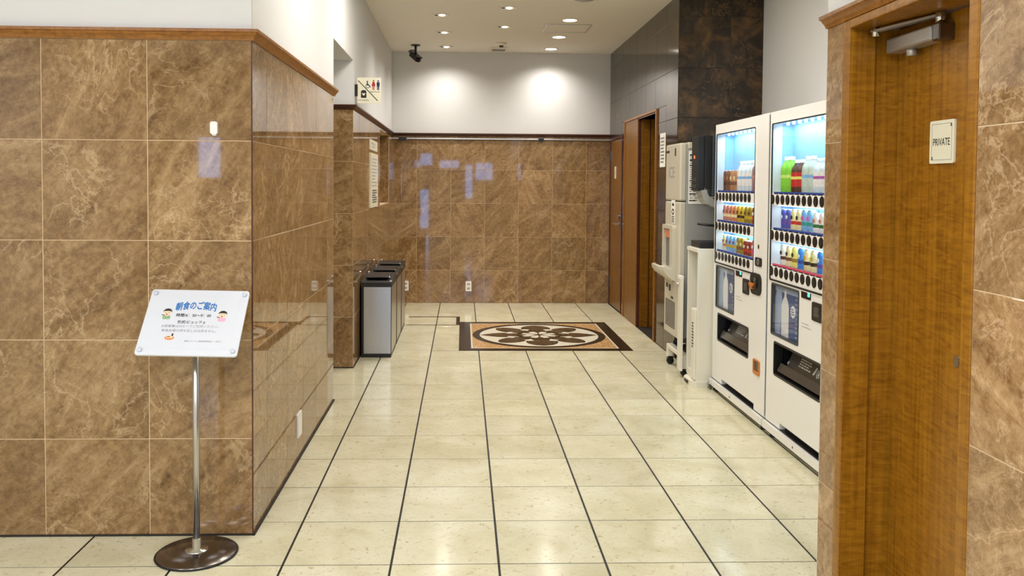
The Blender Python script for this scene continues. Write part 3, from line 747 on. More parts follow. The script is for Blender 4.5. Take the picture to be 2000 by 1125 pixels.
b = BM(); ring(b, FS, circ(a, z, .0165, 24), circ(a, z, .0125, 24), 0, .001); prism(b, FS, wc(570, 300, 25), 0, .001); prism(b, FS, wp((550, 330), (585, 330), (590, 400), (640, 410), (680, 480), (660, 490), (625, 430), (552, 425)), 0, .0012); obj('wheelchair_symbol', b, 'navy', rs)
b = BM(); prism(b, FS, [w2(365, 825), w2(540, 825), w2(535, 625)]+[w2(450+85*math.cos(t), 625-50*math.sin(t)) for t in [PI*i/10 for i in range(11)]]+[w2(365, 625)], 0, .001); la = obj('laundry_symbol', b, 'ink', rs)
b = BM(); prism(b, FS, wp((390, 680), (425, 670), (450, 690), (475, 670), (505, 680), (490, 715), (475, 750), (430, 750), (415, 715)), .001, .0016); obj('garment', b, 'acrylic', la)
text_obj('lettering', FS, [dict(body='Rest Room', a=w2(812, 0)[0], b=w2(0, 625)[1], width=.073), dict(body='Coin Laundry', a=w2(440, 0)[0], b=w2(0, 900)[1], width=.088)], 'print', rs, .001)
# notice on the dark wall behind the ice machine
n3 = thing('wall_notice', 'white paper notice taped on the dark marble beside the ice machine', 'notice', (XR, 4.28, 1.6))
plate('sheet', FR_, rr(-4.385, -4.185, 1.60, 1.90, .002, 1), 0, .002, 'paper', n3)
b = BM(); bars(b, FR_, -4.36, -4.22, 1.63, 1.87, 8, .016, .0026, 11, .5); obj('lettering', b, 'print', n3)

# ------------------------------------------------------------------ ceiling things
where = ['left row, nearest the camera', 'left row, in the middle', 'left row, nearest the back wall', 'middle row, nearest the camera', 'middle row, farther one', 'right row, before the ceiling hatch', 'right row, just behind the ceiling hatch', 'right row, nearest the back wall']
for i, (x, y) in enumerate(DOWN):
    d = thing('downlight', 'round recessed downlight in the ceiling, '+where[i], 'downlight', (x, y, ZC), 'recessed downlights')
    b = BM(); ring(b, Fr((x, y, ZC), (1, 0, 0), (0, -1, 0), (0, 0, -1)), circ(0, 0, .083, 28), circ(0, 0, .068, 28), -.002, .006); obj('trim_ring', b, 'ring', d)
    b = BM(); lathe(b, [(.069, ZC-.003), (.05, ZC-.0015), (0, ZC-.0012)], 24, (x, y, 0)); obj('reflector', b, 'lamp_on' if i in LIT else 'ring', d)
    b = BM(); lathe(b, [(0, ZC-.008), (.026, ZC-.008), (.03, ZC-.002), (0, ZC-.002)], 20, (x+.012, y, 0)); obj('lamp', b, 'lamp_on', d)
    if i not in LIT: b = BM(); lathe(b, [(0, ZC-.007), (.013, ZC-.007), (.014, ZC-.002), (0, ZC-.002)], 14, (x-.042, y, 0)); obj('emergency_lamp', b, 'print', d)
ch = thing('ceiling_hatch', 'square access hatch in the corridor ceiling between the right downlights', 'ceiling hatch', (1.705, 5.37, ZC))
FC = Fr((0, 0, ZC), (1, 0, 0), (0, -1, 0), (0, 0, -1))
b = BM(); ring(b, FC, rr(1.475, 1.935, -5.59, -5.153, .002, 1), rr(1.489, 1.921, -5.576, -5.167, .002, 1), -.002, .005); obj('frame', b, 'alu', ch)
plate('panel', FC, rr(1.493, 1.917, -5.572, -5.171, .002, 1), -.002, .003, 'ceiling', ch)
sm = thing('smoke_detector', 'small round detector on the ceiling in front of the ceiling vent', 'detector', (1.09, 6.3, ZC))
b = BM(); lathe(b, [(0, ZC-.03), (.045, ZC-.03), (.06, ZC-.018), (.064, ZC), (0, ZC)], 24, (1.09, 6.3, 0)); obj('body', b, 'ring', sm)
b = BM(); lathe(b, [(0, ZC-.048), (.02, ZC-.048), (.026, ZC-.03), (0, ZC-.03)], 18, (1.09, 6.3, 0)); obj('sensor_head', b, 'print', sm)
vt = thing('ceiling_vent', 'square speaker vent in the ceiling close to the back wall', 'vent', (1.075, 6.66, ZC))
b = BM(); bx(b, .975, 1.175, 6.57, 6.75, ZC-.022, ZC, .004); obj('frame', b, 'ring', vt)
for q_ in range(5): b = BM(); bx(b, 1.0, 1.15, 6.595+q_*.029, 6.608+q_*.029, ZC-.026, ZC-.02); obj('slat', b, 'print_soft', vt)
v2 = thing('ceiling_grille', 'round grille at the top edge, in the ceiling before the right downlights', 'vent', (1.69, 4.03, ZC))
b = BM(); lathe(b, [(0, ZC-.012), (.06, ZC-.012), (.085, ZC-.004), (.088, ZC), (0, ZC)], 24, (1.69, 4.03, 0)); obj('body', b, 'alu', v2)
# security camera
cc = thing('security_camera', 'dark bullet security camera hanging from the ceiling near the left wall', 'camera', (.126, 6.5, ZC))
X_, Y_ = .126, 6.5
b = BM(); lathe(b, [(0, ZC-.014), (.05, ZC-.012), (.055, ZC), (0, ZC)], 20, (X_, Y_, 0)); obj('mount_plate', b, 'cctv', cc)
b = BM(); tube(b, [(X_, Y_, ZC-.01), (X_, Y_, ZC-.10)], .014, 12); obj('stem', b, 'cctv', cc)
fr = Fr((X_-.05, Y_+.03, ZC-.115), Vector((.6, -.55, 0)), Vector((0, 0, 1)), Vector((.55, -.60, -.42)))
nn = Vector((.5, -.62, -.5)).normalized(); uu = nn.cross(Vector((0, 0, 1))).normalized(); vv = uu.cross(nn)
fr = Fr((X_-.045, Y_+.05, ZC-.095), uu, vv, nn)
b = BM(); prism(b, fr, rr(-.032, .032, -.03, .03, .012), 0, .15); hb = obj('housing', b, 'cctv', cc)
b = BM(); prism(b, fr, rr(-.037, .037, .024, .034, .004), -.01, .165); obj('sun_shield', b, 'black', cc)
b = BM(); lathe(b, [(0, .15), (.024, .15), (.024, .168), (.018, .17), (.014, .16), (0, .158)], 20, fr=fr); obj('lens', b, 'black_gloss', cc)
b = BM(); tube(b, curve((X_-.01, Y_, ZC-.06), (X_-.09, Y_, ZC-.05), (X_-.10, Y_, ZC-.10), fr.p(0, .02, .0), 12), .005, 8); obj('cable', b, 'black', cc)

# ------------------------------------------------------------------ trash bins
BINS = [(3.795, 4.30, 'nearest of the three in the row'), (4.375, 4.87, 'middle of the three in the row'), (4.955, 5.43, 'farthest of the three in the row')]
X0, X1 = -.16, .088
for i, (ya, yb, wh) in enumerate(BINS):
    t = thing('trash_bin', 'tall steel trash bin with black lid, '+wh, 'trash bin', (-.04, (ya+yb)/2, 0), 'steel bins along the left wall')
    b = BM(); bx(b, X0, X1-.002, ya, yb, 0, .03, .004); obj('base', b, 'black', t)
    b = BM(); bx(b, X0+.004, X1-.008, ya+.006, yb-.006, .03, .59); obj('body', b, 'black', t)
    b = BM()
    for xx in (X0, X1-.022):
        for yy in (ya, yb-.022): bx(b, xx, xx+.022, yy, yy+.022, .03, .59, .003)
    obj('corner_post', b, 'black', t)
    b = BM(); bx(b, X0+.02, X1-.004, ya-.001, ya+.01, .032, .585, .002); obj('front_panel', b, 'steel', t)
    b = BM(); bx(b, X1-.01, X1+.0, ya+.018, yb-.018, .032, .585, .002); obj('side_panel', b, 'steel', t)
    b = BM()
    prism(b, Fr((X0, 0, 0), (0, 1, 0), (0, 0, 1), (1, 0, 0)), [(ya-.003, .585), (yb+.003, .585), (yb+.003, .655), (yb-.08, .662), (ya+.02, .632), (ya-.003, .622)], 0, X1-X0+.002); obj('lid', b, 'black', t)
    b = BM(); bx(b, X0+.028, X1-.028, ya+.06, yb-.05, .652, .662, .004); fl_ = obj('flap', b, 'black', t)
    b = BM(); bx(b, X1-.05, X1-.02, ya+.12, ya+.15, .645, .662, .004); bx(b, X0+.01, X0+.03, yb-.12, yb-.08, .655, .675, .004); bx(b, X1-.02, X1+.003, ya+.01, ya+.04, .625, .638, .004); obj('hinge', b, 'chrome', t)

# ------------------------------------------------------------------ vending machines
XV = 2.45
BTN = [1.366, 1.162, .956]
def vending(label, yfar, poster_white):
    Wd = 1.05; yn = yfar-Wd
    v = thing('vending_machine', label, 'vending machine', (2.8, yfar-Wd/2, 0), 'white drink vending machines')
    F = Fr((XV, yfar, 0), (0, -1, 0), (0, 0, 1), (-1, 0, 0))
    WA = (.038, .822, .905, 1.795)
    # cabinet: back, sides, top, bottom
    b = BM(); bx(b, XV+.06, XA-.02, yn, yfar, .06, 1.86, .006); obj('cabinet', b, 'vend_white', v) if False else b.free()
    b = BM()
    bx(b, XV+.2, XA-.02, yn+.002, yfar-.002, .075, 1.855); bx(b, XV+.055, XV+.2, yn+.002, yn+.03, .075, 1.855); bx(b, XV+.055, XV+.2, yfar-.03, yfar-.002, .075, 1.855)
    bx(b, XV+.055, XV+.2, yn+.03, yfar-.03, 1.81, 1.855); bx(b, XV+.145, XV+.2, yn+.03, yfar-.03, .075, .90)
    obj('cabinet', b, 'vend_white', v)
    # door made of a face with the display opening
    b = BM(); outer = rr(.002, Wd-.002, .068, 1.865, .012, 6)
    def face(poly_boxes, c0, c1):
        for (a0, a1, z0, z1) in poly_boxes: prism(b, F, [(a0, z0), (a1, z0), (a1, z1), (a0, z1)], c0, c1)
    PK = (.12, .742, .372, .552); PO_ = (.068, .455, .598, .882); KN = (.22, .86, .078, .114)
    segs = split_rect((.002, Wd-.002, .078, 1.865), [WA, PK, PO_, KN])
    face(segs, -.055, 0)
    bmesh.ops.remove_doubles(b, verts=b.verts, dist=1e-5)
    obj('door', b, 'vend_white', v)
    # raised edge strip by the hinge side
    b = BM(); prism(b, F, rr(.985, Wd-.002, .085, 1.86, .006), -.004, .006); obj('door_edge', b, 'vend_white', v)
    # window surround and inner display box
    b = BM(); ring(b, F, rr(WA[0]-.012, WA[1]+.012, WA[2]-.012, WA[3]+.012, .02), rr(WA[0]+.002, WA[1]-.002, WA[2]+.002, WA[3]-.002, .014), -.004, .004); fr_ = obj('window_frame', b, 'white_p', v)
    b = BM(); ring(b, F, rr(WA[0]-.004, WA[1]+.004, WA[2]-.006, WA[3]+.004, .014), rr(WA[0]+.006, WA[1]-.004, WA[2]+.004, WA[3]-.003, .01), .0, .0055); obj('window_seal', b, 'black', fr_)
    b = BM(); bx(b, XV+.118, XV+.14, yfar-WA[1]-.06, yfar-WA[0]+.005, WA[2], 1.81); bx(b, XV+.02, XV+.118, yfar-WA[0]+.001, yfar-WA[0]+.006, WA[2], 1.81); bx(b, XV+.02, XV+.118, yfar-WA[1]-.008, yfar-WA[1]-.002, WA[2], 1.81); bx(b, XV+.02, XV+.118, yfar-WA[1]-.004, yfar-WA[0]+.004, 1.797, 1.806)
    obj('display_liner', b, 'inner', v)
    b = BM(); prism(b, F, [(WA[0]-.002, WA[2]), (WA[1]+.002, WA[2]), (WA[1]+.002, WA[3]), (WA[0]-.002, WA[3])], -.006, -.003); obj('window_glass', b, 'pane', v)
    for r_, z in enumerate(BTN):
        bb = z-.046 if r_ < 2 else WA[2]+.004
        s = BM(); prism(s, F, rr(WA[0]+.004, WA[1]-.004, bb if r_ == 2 else z-.033, z+.033, .003, 2), -.12, .001); shf = obj('shelf', s, 'white_p', v)
        s = BM()
        for i in range(10):
            a = WA[0]+.035+i*.0742; prism(s, F, [(a, z+.028), (a+.066, z+.028), (a+.066, z+.042), (a, z+.042)], -.012, -.008+.009)
        obj('price_rail', s, 'rail_red' if (r_ == 2 and poster_white) else 'rail_blue', shf)
        for i in range(10):
            a = .058+i*.0738
            s = BM(); prism(s, F, circ(a, z-.002, .0265, 20, .0275), 0, .004, 0); prism(s, F, circ(a, z-.002, .021, 20, .022), .004, .0052, 1); obj('button', s, ['black_gloss', 'black'], v)
        for i in range(9):
            a = WA[0]+.06+i*.083
            if r_ == 0: s = BM(); prism(s, F.sub(0, 1.79), circ(a, 0, .008, 10, .005), -.07, -.058); obj('led', s, 'led', v)
        zl = (1.79, 1.366-.042, 1.162-.042)[r_]
        if r_: s = BM(); bx(s, XV+.03, XV+.045, yfar-WA[1]+.02, yfar-WA[0]-.02, zl+.003, zl+.007); obj('led_strip', s, 'led', v)
        l = area('display_light', (XV+.045, yfar-(WA[0]+WA[1])/2, zl-.004), .7, VEND_E*(1.9 if r_ == 0 else .9), (.6, .83, 1), (0, math.radians(-18), 0))
        l.data.shape = 'RECTANGLE'; l.data.size = .03; l.data.size_y = .7
    # poster light box
    b = BM(); prism(b, F, [(PO_[0], PO_[2]), (PO_[1], PO_[2]), (PO_[1], PO_[3]), (PO_[0], PO_[3])], -.05, -.02); po = obj('poster', b, 'poster_blue', v)
    b = BM(); ring(b, F, rr(PO_[0]-.006, PO_[1]+.006, PO_[2]-.006, PO_[3]+.006, .014), rr(PO_[0]+.004, PO_[1]-.004, PO_[2]+.004, PO_[3]-.004, .01), -.02, .003); obj('poster_frame', b, 'grey_blue', po)
    b = BM(); prism(b, F, [(.07, .60), (.15, .60), (.18, .78), (.16, .86), (.10, .86), (.07, .80)], -.0199, -.019); prism(b, F, [(.074, .845), (.452, .845), (.452, .88), (.074, .88)], -.0199, -.0188); obj('poster_light', b, 'poster_pale', po)
    bt = [(.17, .602), (.275, .602), (.275, .77), (.262, .80), (.238, .825), (.236, .862), (.212, .862), (.21, .825), (.186, .80), (.17, .77)]
    b = BM(); prism(b, F, bt, -.019, -.018); prism(b, F, circ(.335, .755, .034, 24), -.019, -.0178); obj('poster_picture', b, 'poster_white', po)
    b = BM(); bars(b, F, .31, .36, .735, .775, 3, .006, -.017, 8); obj('poster_badge_text', b, 'rail_blue', po)
    b = BM(); bars(b, F, .37, .445, .61, .84, 9, .011, -.017, 6 + poster_white, .8); obj('poster_text', b, 'poster_pale', po)
    b = BM(); prism(b, F, rr(PO_[0], PO_[1], PO_[2], PO_[3], .01), -.003, -.001); obj('poster_cover', b, 'pane', po)
    # pick-up bay
    b = BM(); bx(b, XV+.12, XV+.14, yfar-PK[1], yfar-PK[0], PK[2], PK[3]); bx(b, XV+.05, XV+.12, yfar-PK[0], yfar-PK[0]+.01, PK[2], PK[3]); bx(b, XV+.05, XV+.12, yfar-PK[1]-.01, yfar-PK[1], PK[2], PK[3]); bx(b, XV+.05, XV+.13, yfar-PK[1], yfar-PK[0], PK[2]-.01, PK[2]); pkb = obj('pickup_bay', b, 'black', v)
    Fp = Fr(F.p(0, PK[2]+.012, -.028), F.u, Vector((.42, 0, .9)), Vector((-.9, 0, .42)))
    b = BM(); prism(b, Fp, rr(PK[0]+.06, PK[1]-.004, .0, .175, .012), -.006, 0, 0); prism(b, Fp, rr(PK[0]+.02, PK[1]-.004, .0, .05, .008), 0, .02, 0); fl2 = obj('pickup_flap', b, 'smoke2', pkb)
    b = BM(); ring(b, F, rr(PK[0]-.008, PK[1]+.008, PK[2]-.008, PK[3]+.008, .018), rr(PK[0]+.004, PK[1]-.004, PK[2]+.004, PK[3]-.004, .012), -.05, .002); obj('pickup_frame', b, 'black', pkb)
    b = BM(); bars(b, Fp, PK[0]+.20, PK[0]+.36, .075, .13, 4, .007, .001, 3, .4); ring(b, Fp, circ(PK[0]+.45, .095, .026, 20), circ(PK[0]+.45, .095, .021, 20), 0, .001); prism(b, Fp, [(PK[0]+.385, .075), (PK[0]+.405, .075), (PK[0]+.415, .115), (PK[0]+.40, .12)], 0, .001); prism(b, Fp, [(PK[0]+.44, .08), (PK[0]+.46, .08), (PK[0]+.46, .11), (PK[0]+.44, .11)], 0, .001); obj('flap_marking', b, 'print_light', fl2)
    for a in (PK[0]+.075, PK[1]-.09): b = BM(); prism(b, Fp, circ(a, .07, .009, 12), .0, .006); obj('flap_bumper', b, 'print_soft', fl2)
    # money side
    ds = plate('display', F, rr(.492, .61, .858, .905, .005), -.002, .003, 'black_gloss', v)
    plate('display_light_dot', F, rr(.575, .602, .872, .894, .003), .003, .004, 'led_teal', ds)
    bl = plate('bill_slot', F, rr(.632, .75, .762, .857, .012), -.002, .005, 'black', v)
    b = BM(); prism(b, F, rr(.66, .722, .785, .835, .004), .005, .007); prism(b, F, rr(.668, .714, .80, .82, .004), .007, .0085); obj('bill_mouth', b, 'smoke2', bl)
    b = BM(); prism(b, F, rr(.772, .962, .782, .912, .045, 8), -.002, .006); cn = obj('coin_panel', b, 'black', v)
    b = BM(); lathe(b, [(0, .006), (.038, .006), (.034, .014), (.03, .012), (0, .010)], 24, fr=F.sub(.862, .85)); obj('coin_slot', b, 'black_gloss', cn)
    b = BM(); prism(b, F, rr(.79, .86, .828, .85, .008), .006, .02); prism(b, F, rr(.80, .835, .81, .83, .006), .006, .016); obj('return_lever', b, 'orange', cn)
    rd = plate('card_reader', F, rr(.852, .96, .957, 1.01, .014, 6), -.002, .005, 'black', v)
    b = BM(); ring(b, F, circ(.905, .984, .018, 16), circ(.905, .984, .013, 16), .005, .0062); obj('reader_mark', b, 'print_soft', rd)
    b = BM(); prism(b, F, circ(.90, 1.075, .012, 16, .014), -.001, .002); obj('lock', b, 'steel_dark', v)
    ct = BM(); ring(ct, F, rr(.853, .957, .302, .392, .012), rr(.862, .948, .322, .386, .006), -.002, .008); ct = obj('coin_tray', ct, 'orange', v)
    plate('tray_inside', F, rr(.866, .944, .316, .38, .006), -.03, .001, 'smoke', ct)
    b = BM(); bars(b, F, .50, .62, .70, .735, 2, .003, .001, 21, .2); obj('small_print', b, 'print_soft', v)
    # kick plate, slot and feet
    b = BM(); prism(b, F, [(.0, .032), (Wd-.006, .032), (Wd-.006, .074), (.0, .074)], -.05, .02); obj('kick_plate', b, 'vend_white', v)
    b = BM(); prism(b, F, [(.0, .073), (Wd-.006, .073), (Wd-.006, .079), (.0, .079)], -.04, .002); prism(b, F, [(.225, .074), (.86, .074), (.86, .113), (.235, .113)], -.05, -.03); obj('kick_slot', b, 'black', v)
    b = BM(); prism(b, F, circ(.46, .053, .007, 12), .019, .0215); obj('kick_screw', b, 'steel_dark', v)
    for a in (.09, Wd-.05):
        for xx in (XV+.03, XA-.1):
            b = BM(); lathe(b, [(0, 0), (.032, 0), (.034, .008), (.014, .014), (.014, .08), (0, .08)], 16, (xx, yfar-a, 0)); obj('foot', b, 'rubber', v)
    b = BM(); bx(b, XV+.06, XA-.03, yn+.02, yfar-.02, .05, .08); obj('base_frame', b, 'black', v)
    return F
VEND_E = 1.35
VY1, VY2 = 2.752, 1.69
FV1 = vending('white drink vending machine farther from the camera, next to the cream open cabinet', VY1, 0)
FV2 = vending('white drink vending machine nearest the camera, half hidden by the stone wall edge', VY2, 1)

# ------------------------------------------------------------------ drinks on display
PCACHE = {}
def drink_mesh(kind, cols, h, r):
    key = (kind, cols, h, r)
    if key in PCACHE: return PCACHE[key]
    out = []
    if kind == 'can':
        a, c_, d = cols; b = BM()
        lathe(b, [(0, .002), (r*.8, 0), (r, .008), (r, h*.30), (r, h*.46), (r, h*.80), (r, h*.90), (r*.86, h*.965), (r*.86, h), (r*.78, h), (r*.76, h*.985), (0, h*.985)], 14, mis=[0, 0, 1, 2, 1, 1, 1, 0, 0, 0, 0])
        out.append(('body', mesh('can', b, ['alu', a, c_])))
        b = BM()
        prism(b, Fr((0, 0, 0), (0, -1, 0), (0, 0, 1), (-1, 0, 0)), circ(0, h*.62, r*.42, 12, h*.10), r*.93, r*1.02); out.append(('emblem', mesh('emblem', b, d)))
    else:
        a, c_, d = cols; b = BM()
        lathe(b, [(0, .003), (r*.85, 0), (r, .01), (r, h*.26), (r, h*.66), (r*.92, h*.74), (r*.5, h*.86), (r*.42, h*.90), (r*.42, h*.93), (0, h*.93)], 14); out.append(('bottle', mesh('bottle', b, a)))
        b = BM(); lathe(b, [(r*1.015, h*.20), (r*1.02, h*.42), (r*1.02, h*.5), (r*1.015, h*.62)], 14, mis=[0, 1, 0]); out.append(('label_band', mesh('label_band', b, [c_, d])))
        b = BM(); lathe(b, [(r*.46, h*.90), (r*.46, h*.99), (r*.4, h), (0, h)], 12); out.append(('cap', mesh('cap', b, 'white_p')))
    PCACHE[key] = out; return out
def C3(*n): return n
for nm, c in dict(d_brown=(112, 74, 62), d_tan=(176, 132, 96), d_cocoa=(70, 44, 38), d_water=(206, 222, 236), d_blue=(36, 74, 158), d_sky=(120, 176, 226), d_mauve=(150, 118, 122), d_rose=(196, 128, 122), d_cream=(232, 222, 170), d_gold=(196, 166, 40), d_olive=(150, 128, 40), d_black=(30, 28, 26), d_dred=(128, 36, 30), d_red=(190, 36, 40), d_white=(232, 232, 232), d_green=(124, 206, 62), d_lime=(196, 232, 120), d_dgreen=(38, 110, 56), d_teal=(20, 150, 140), d_pink=(236, 76, 176), d_purple=(98, 72, 168), d_indigo=(70, 84, 176), d_clear=(188, 206, 196), d_lemon=(238, 226, 120), d_lilac=(168, 86, 170), d_azure=(44, 130, 226), d_salmon=(206, 130, 92)).items(): pc(nm, *c)
ORD = ['first', 'second', 'third', 'fourth', 'fifth', 'sixth', 'seventh', 'eighth', 'ninth', 'tenth']
ROWS = [1.366+.034, 1.162+.034, .956+.034]
RN = ['top', 'middle', 'bottom']
def row(F, which, r_, a0, pitch, items):
    for i, (desc, kind, cols, h, rad) in enumerate(items):
        p = F.p(a0+i*pitch, ROWS[r_], -.052)
        o = thing('bottle' if kind == 'bottle' else 'drink_can', '%s, %s from left on %s shelf of %s vending machine' % (desc, ORD[i], RN[r_], which), 'drink', p, 'drinks on the %s shelf of the %s vending machine' % (RN[r_], which))
        for nm, me in drink_mesh(kind, cols, h, rad):
            c = bpy.data.objects.new(nm, me); COL.objects.link(c); c.parent = o
BR1 = ('brown coffee bottle can', 'can', ('d_brown', 'd_cocoa', 'd_tan'), .145, .031)
BR2 = ('tan coffee bottle can', 'can', ('d_tan', 'd_brown', 'd_cream'), .145, .031)
WB = ('slim white water bottle', 'bottle', ('d_water', 'd_white', 'd_sky'), .20, .032)
row(FV1, 'far', 0, .128, .0735, [BR1, BR1, BR2, BR2, WB, WB, WB, WB, ('mauve bottle', 'bottle', ('d_mauve', 'd_mauve', 'd_rose'), .205, .035)])
row(FV1, 'far', 1, .128, .0735, [('rose can', 'can', ('d_rose', 'd_cream', 'd_dred'), .112, .029)]*2+[('beige can', 'can', ('d_salmon', 'd_cream', 'd_brown'), .112, .029)]*2+[('yellow and black can', 'can', ('d_gold', 'd_black', 'd_black'), .112, .029)]*2+[('olive can', 'can', ('d_olive', 'd_gold', 'd_black'), .112, .029)]*2+[('dark red can', 'can', ('d_dred', 'd_red', 'd_white'), .112, .029)])
row(FV1, 'far', 2, .128, .0735, [('cream can', 'can', ('d_cream', 'd_rose', 'd_dred'), .112, .029)]+[('blue and yellow can', 'can', ('d_sky', 'd_gold', 'd_dred'), .112, .029)]*3+[('olive brown can', 'can', ('d_olive', 'd_brown', 'd_cream'), .112, .029)]*2+[('red cup can', 'can', ('d_dred', 'd_red', 'd_white'), .10, .031)]*2+[('pink can', 'can', ('d_rose', 'd_pink', 'd_white'), .112, .029)])
GB = ('green tea bottle', 'bottle', ('d_green', 'd_green', 'd_lime'), .205, .034)
RB = ('red and yellow bottle', 'bottle', ('d_cocoa', 'd_red', 'd_lemon'), .185, .033)
CB = ('clear pale bottle', 'bottle', ('d_clear', 'd_clear', 'd_sky'), .20, .033)
PB = ('white bottle with purple print', 'bottle', ('d_water', 'd_white', 'd_lilac'), .185, .034)
row(FV2, 'near', 0, .128, .0735, [GB, GB, RB, RB, CB, CB, PB, PB, ('white and blue bottle', 'bottle', ('d_white', 'd_blue', 'd_white'), .20, .034)])
row(FV2, 'near', 1, .128, .0735, [('indigo can', 'can', ('d_indigo', 'd_purple', 'd_water'), .115, .029)]*2+[('cream can with black print', 'can', ('d_cream', 'd_red', 'd_black'), .118, .030)]*2+[('pink topped teal can', 'can', ('d_sky', 'd_teal', 'd_pink'), .12, .031)]*2+[('white and green can', 'can', ('d_white', 'd_dgreen', 'd_salmon'), .108, .030)]*2+[('red can', 'can', ('d_red', 'd_dred', 'd_red'), .12, .030)])
row(FV2, 'near', 2, .135, .083, [('black and white can', 'can', ('d_white', 'd_cocoa', 'd_black'), .12, .031), ('white and brown can', 'can', ('d_cream', 'd_brown', 'd_black'), .12, .031), ('cream and green can', 'can', ('d_lemon', 'd_olive', 'd_black'), .12, .031), ('bright blue can', 'can', ('d_azure', 'd_blue', 'd_white'), .12, .031), ('cream and black can', 'can', ('d_cream', 'd_black', 'd_gold'), .12, .031), ('cream and black can', 'can', ('d_cream', 'd_black', 'd_gold'), .12, .031), ('bright blue can', 'can', ('d_azure', 'd_purple', 'd_white'), .12, .031), ('pale green and cream can', 'can', ('d_lemon', 'd_dgreen', 'd_navy' if False else 'd_indigo'), .12, .031)])

# ------------------------------------------------------------------ ice machine on its wheeled dolly
YI0, YI1, XI = 3.16, 3.60, 2.305
im = thing('ice_machine', 'tall grey ice dispenser with a chute and louvred front, standing on a white dolly', 'ice machine', (2.6, 3.38, .15))
FI = Fr((XI, YI1, 0), (0, -1, 0), (0, 0, 1), (-1, 0, 0)); WI = YI1-YI0
b = BM(); bx(b, XI+.05, 2.98, YI0, YI1, .28, 1.745, .004); obj('body', b, 'ice_side', im)
b = BM(); bx(b, XI+.0, XI+.052, YI0-.002, YI1+.002, 1.322, 1.76, .012); obj('upper_front', b, 'ice_body', im)
b = BM(); bx(b, XI+.0, XI+.052, YI0-.002, YI1+.002, .27, 1.314, .012); obj('lower_front', b, 'ice_body', im)
b = BM(); bx(b, XI+.06, 2.98, YI0-.004, YI1+.002, 1.715, 1.765, .006); obj('top_cap', b, 'ice_body', im)
text_obj('lettering', FI, [dict(body='ICE', a=.19, b=1.54, width=.18, height=.085, bold=.01)], 'print_soft', im, .0006)
b = BM(); prism(b, FI, rr(.02, .11, 1.695, 1.712, .002), 0, .002); prism(b, FI, rr(.285, .315, 1.665, 1.725, .002), 0, .002); obj('emblem', b, 'ink', im)
st_ = plate('sticker', FI, rr(.20, .31, 1.145, 1.325, .004), 0, .002, 'paper', im)
b = BM(); ring(b, FI, circ(.255, 1.235, .036, 18, .024), circ(.255, 1.235, .022, 18, .012), .002, .003); prism(b, FI, circ(.255, 1.29, .03, 12, .012), .002, .003); bars(b, FI, .215, .30, 1.15, 1.205, 4, .007, .003, 5, .3); obj('sticker_print', b, 'ink', st_)
# chute: recess frame and protruding bowl
b = BM(); ring(b, FI, rr(.03, .35, .775, 1.13, .02), rr(.06, .27, .80, 1.10, .02), -.004, .03); ck = obj('chute_frame', b, 'ice_body', im)
b = BM(); prism(b, FI, rr(.055, .275, .80, 1.105, .02), -.003, .004); obj('chute_back', b, 'ice_dark', ck)
b = BM(); prism(b, FI, rr(.08, .26, 1.03, 1.095, .012), .004, .02); obj('chute_label', b, 'd_salmon', ck)
b = BM()
secs = [(.785, .0, .135), (.80, .012, .14), (.745, .012, .13), (.70, .0, .10)]
prof = [(0, .69), (.03, .71), (.10, .755), (.125, .79), (.125, .815), (.11, .82), (.10, .80), (.0, .79)]
lo = Fr((XI, YI1-.19, 0), (-1, 0, 0), (0, 0, 1), (0, 1, 0))
for s0, s1, sc0, sc1 in ((-.16, -.12, .72, .97), (-.12, .12, .97, .97), (.12, .16, .97, .72)):
    A = [b.verts.new(lo.p(x*sc0, z, s0)) for x, z in prof]; B2 = [b.verts.new(lo.p(x*sc1, z, s1)) for x, z in prof]
    for i in range(len(prof)): j = (i+1) % len(prof); b.faces.new((A[i], A[j], B2[j], B2[i]))
    if s0 == -.16: b.faces.new(A)
    if s1 == .16: b.faces.new(B2[::-1])
bmesh.ops.remove_doubles(b, verts=b.verts, dist=1e-5)
bw_ = obj('bowl', b, 'ice_body', ck, 50)
for i in range(16):
    z = .335+i*.0133; b = BM(); prism(b, FI, rr(.05, .35, z-.0035, z+.0035, .002, 2), -.001, .0016); obj('louvre', b, 'print', im)
b = BM(); prism(b, FI, rr(.06, .12, .63, .665, .002), 0, .001); prism(b, FI, rr(.15, .21, .61, .66, .002), 0, .001); prism(b, FI, rr(.22, .29, .555, .575, .002), 0, .001); obj('marking', b, 'print', im)
FIS = Fr((XI, YI0-.001, 0), (1, 0, 0), (0, 0, 1), (0, -1, 0))
ins = plate('instruction_sheet', FIS, rr(.064, .30, 1.30, 1.70, .002, 1), 0, .002, 'paper', im)
b = BM(); bars(b, FIS, .075, .29, 1.32, 1.68, 22, .005, .0026, 9, .5); obj('instruction_text', b, 'print', ins)
b = BM()
for z in (1.668, 1.63, 1.59, 1.475, 1.425, 1.375, 1.325): prism(b, FIS, [(.072, z-.004), (.12, z-.004), (.12, z+.004), (.072, z+.004)], .002, .003)
obj('instruction_heading', b, 'ink', ins)
for xx in (XI+.09, 2.9):
    for yy in (YI0+.05, YI1-.05): b = BM(); lathe(b, [(0, .1665), (.026, .1665), (.022, .19), (.014, .2), (.014, .285), (0, .285)], 14, (xx, yy, 0)); obj('leg', b, 'black', im)
b = BM(); bx(b, XI+.12, 2.9, YI0+.06, YI1-.06, .2, .285); obj('underside', b, 'black', im)
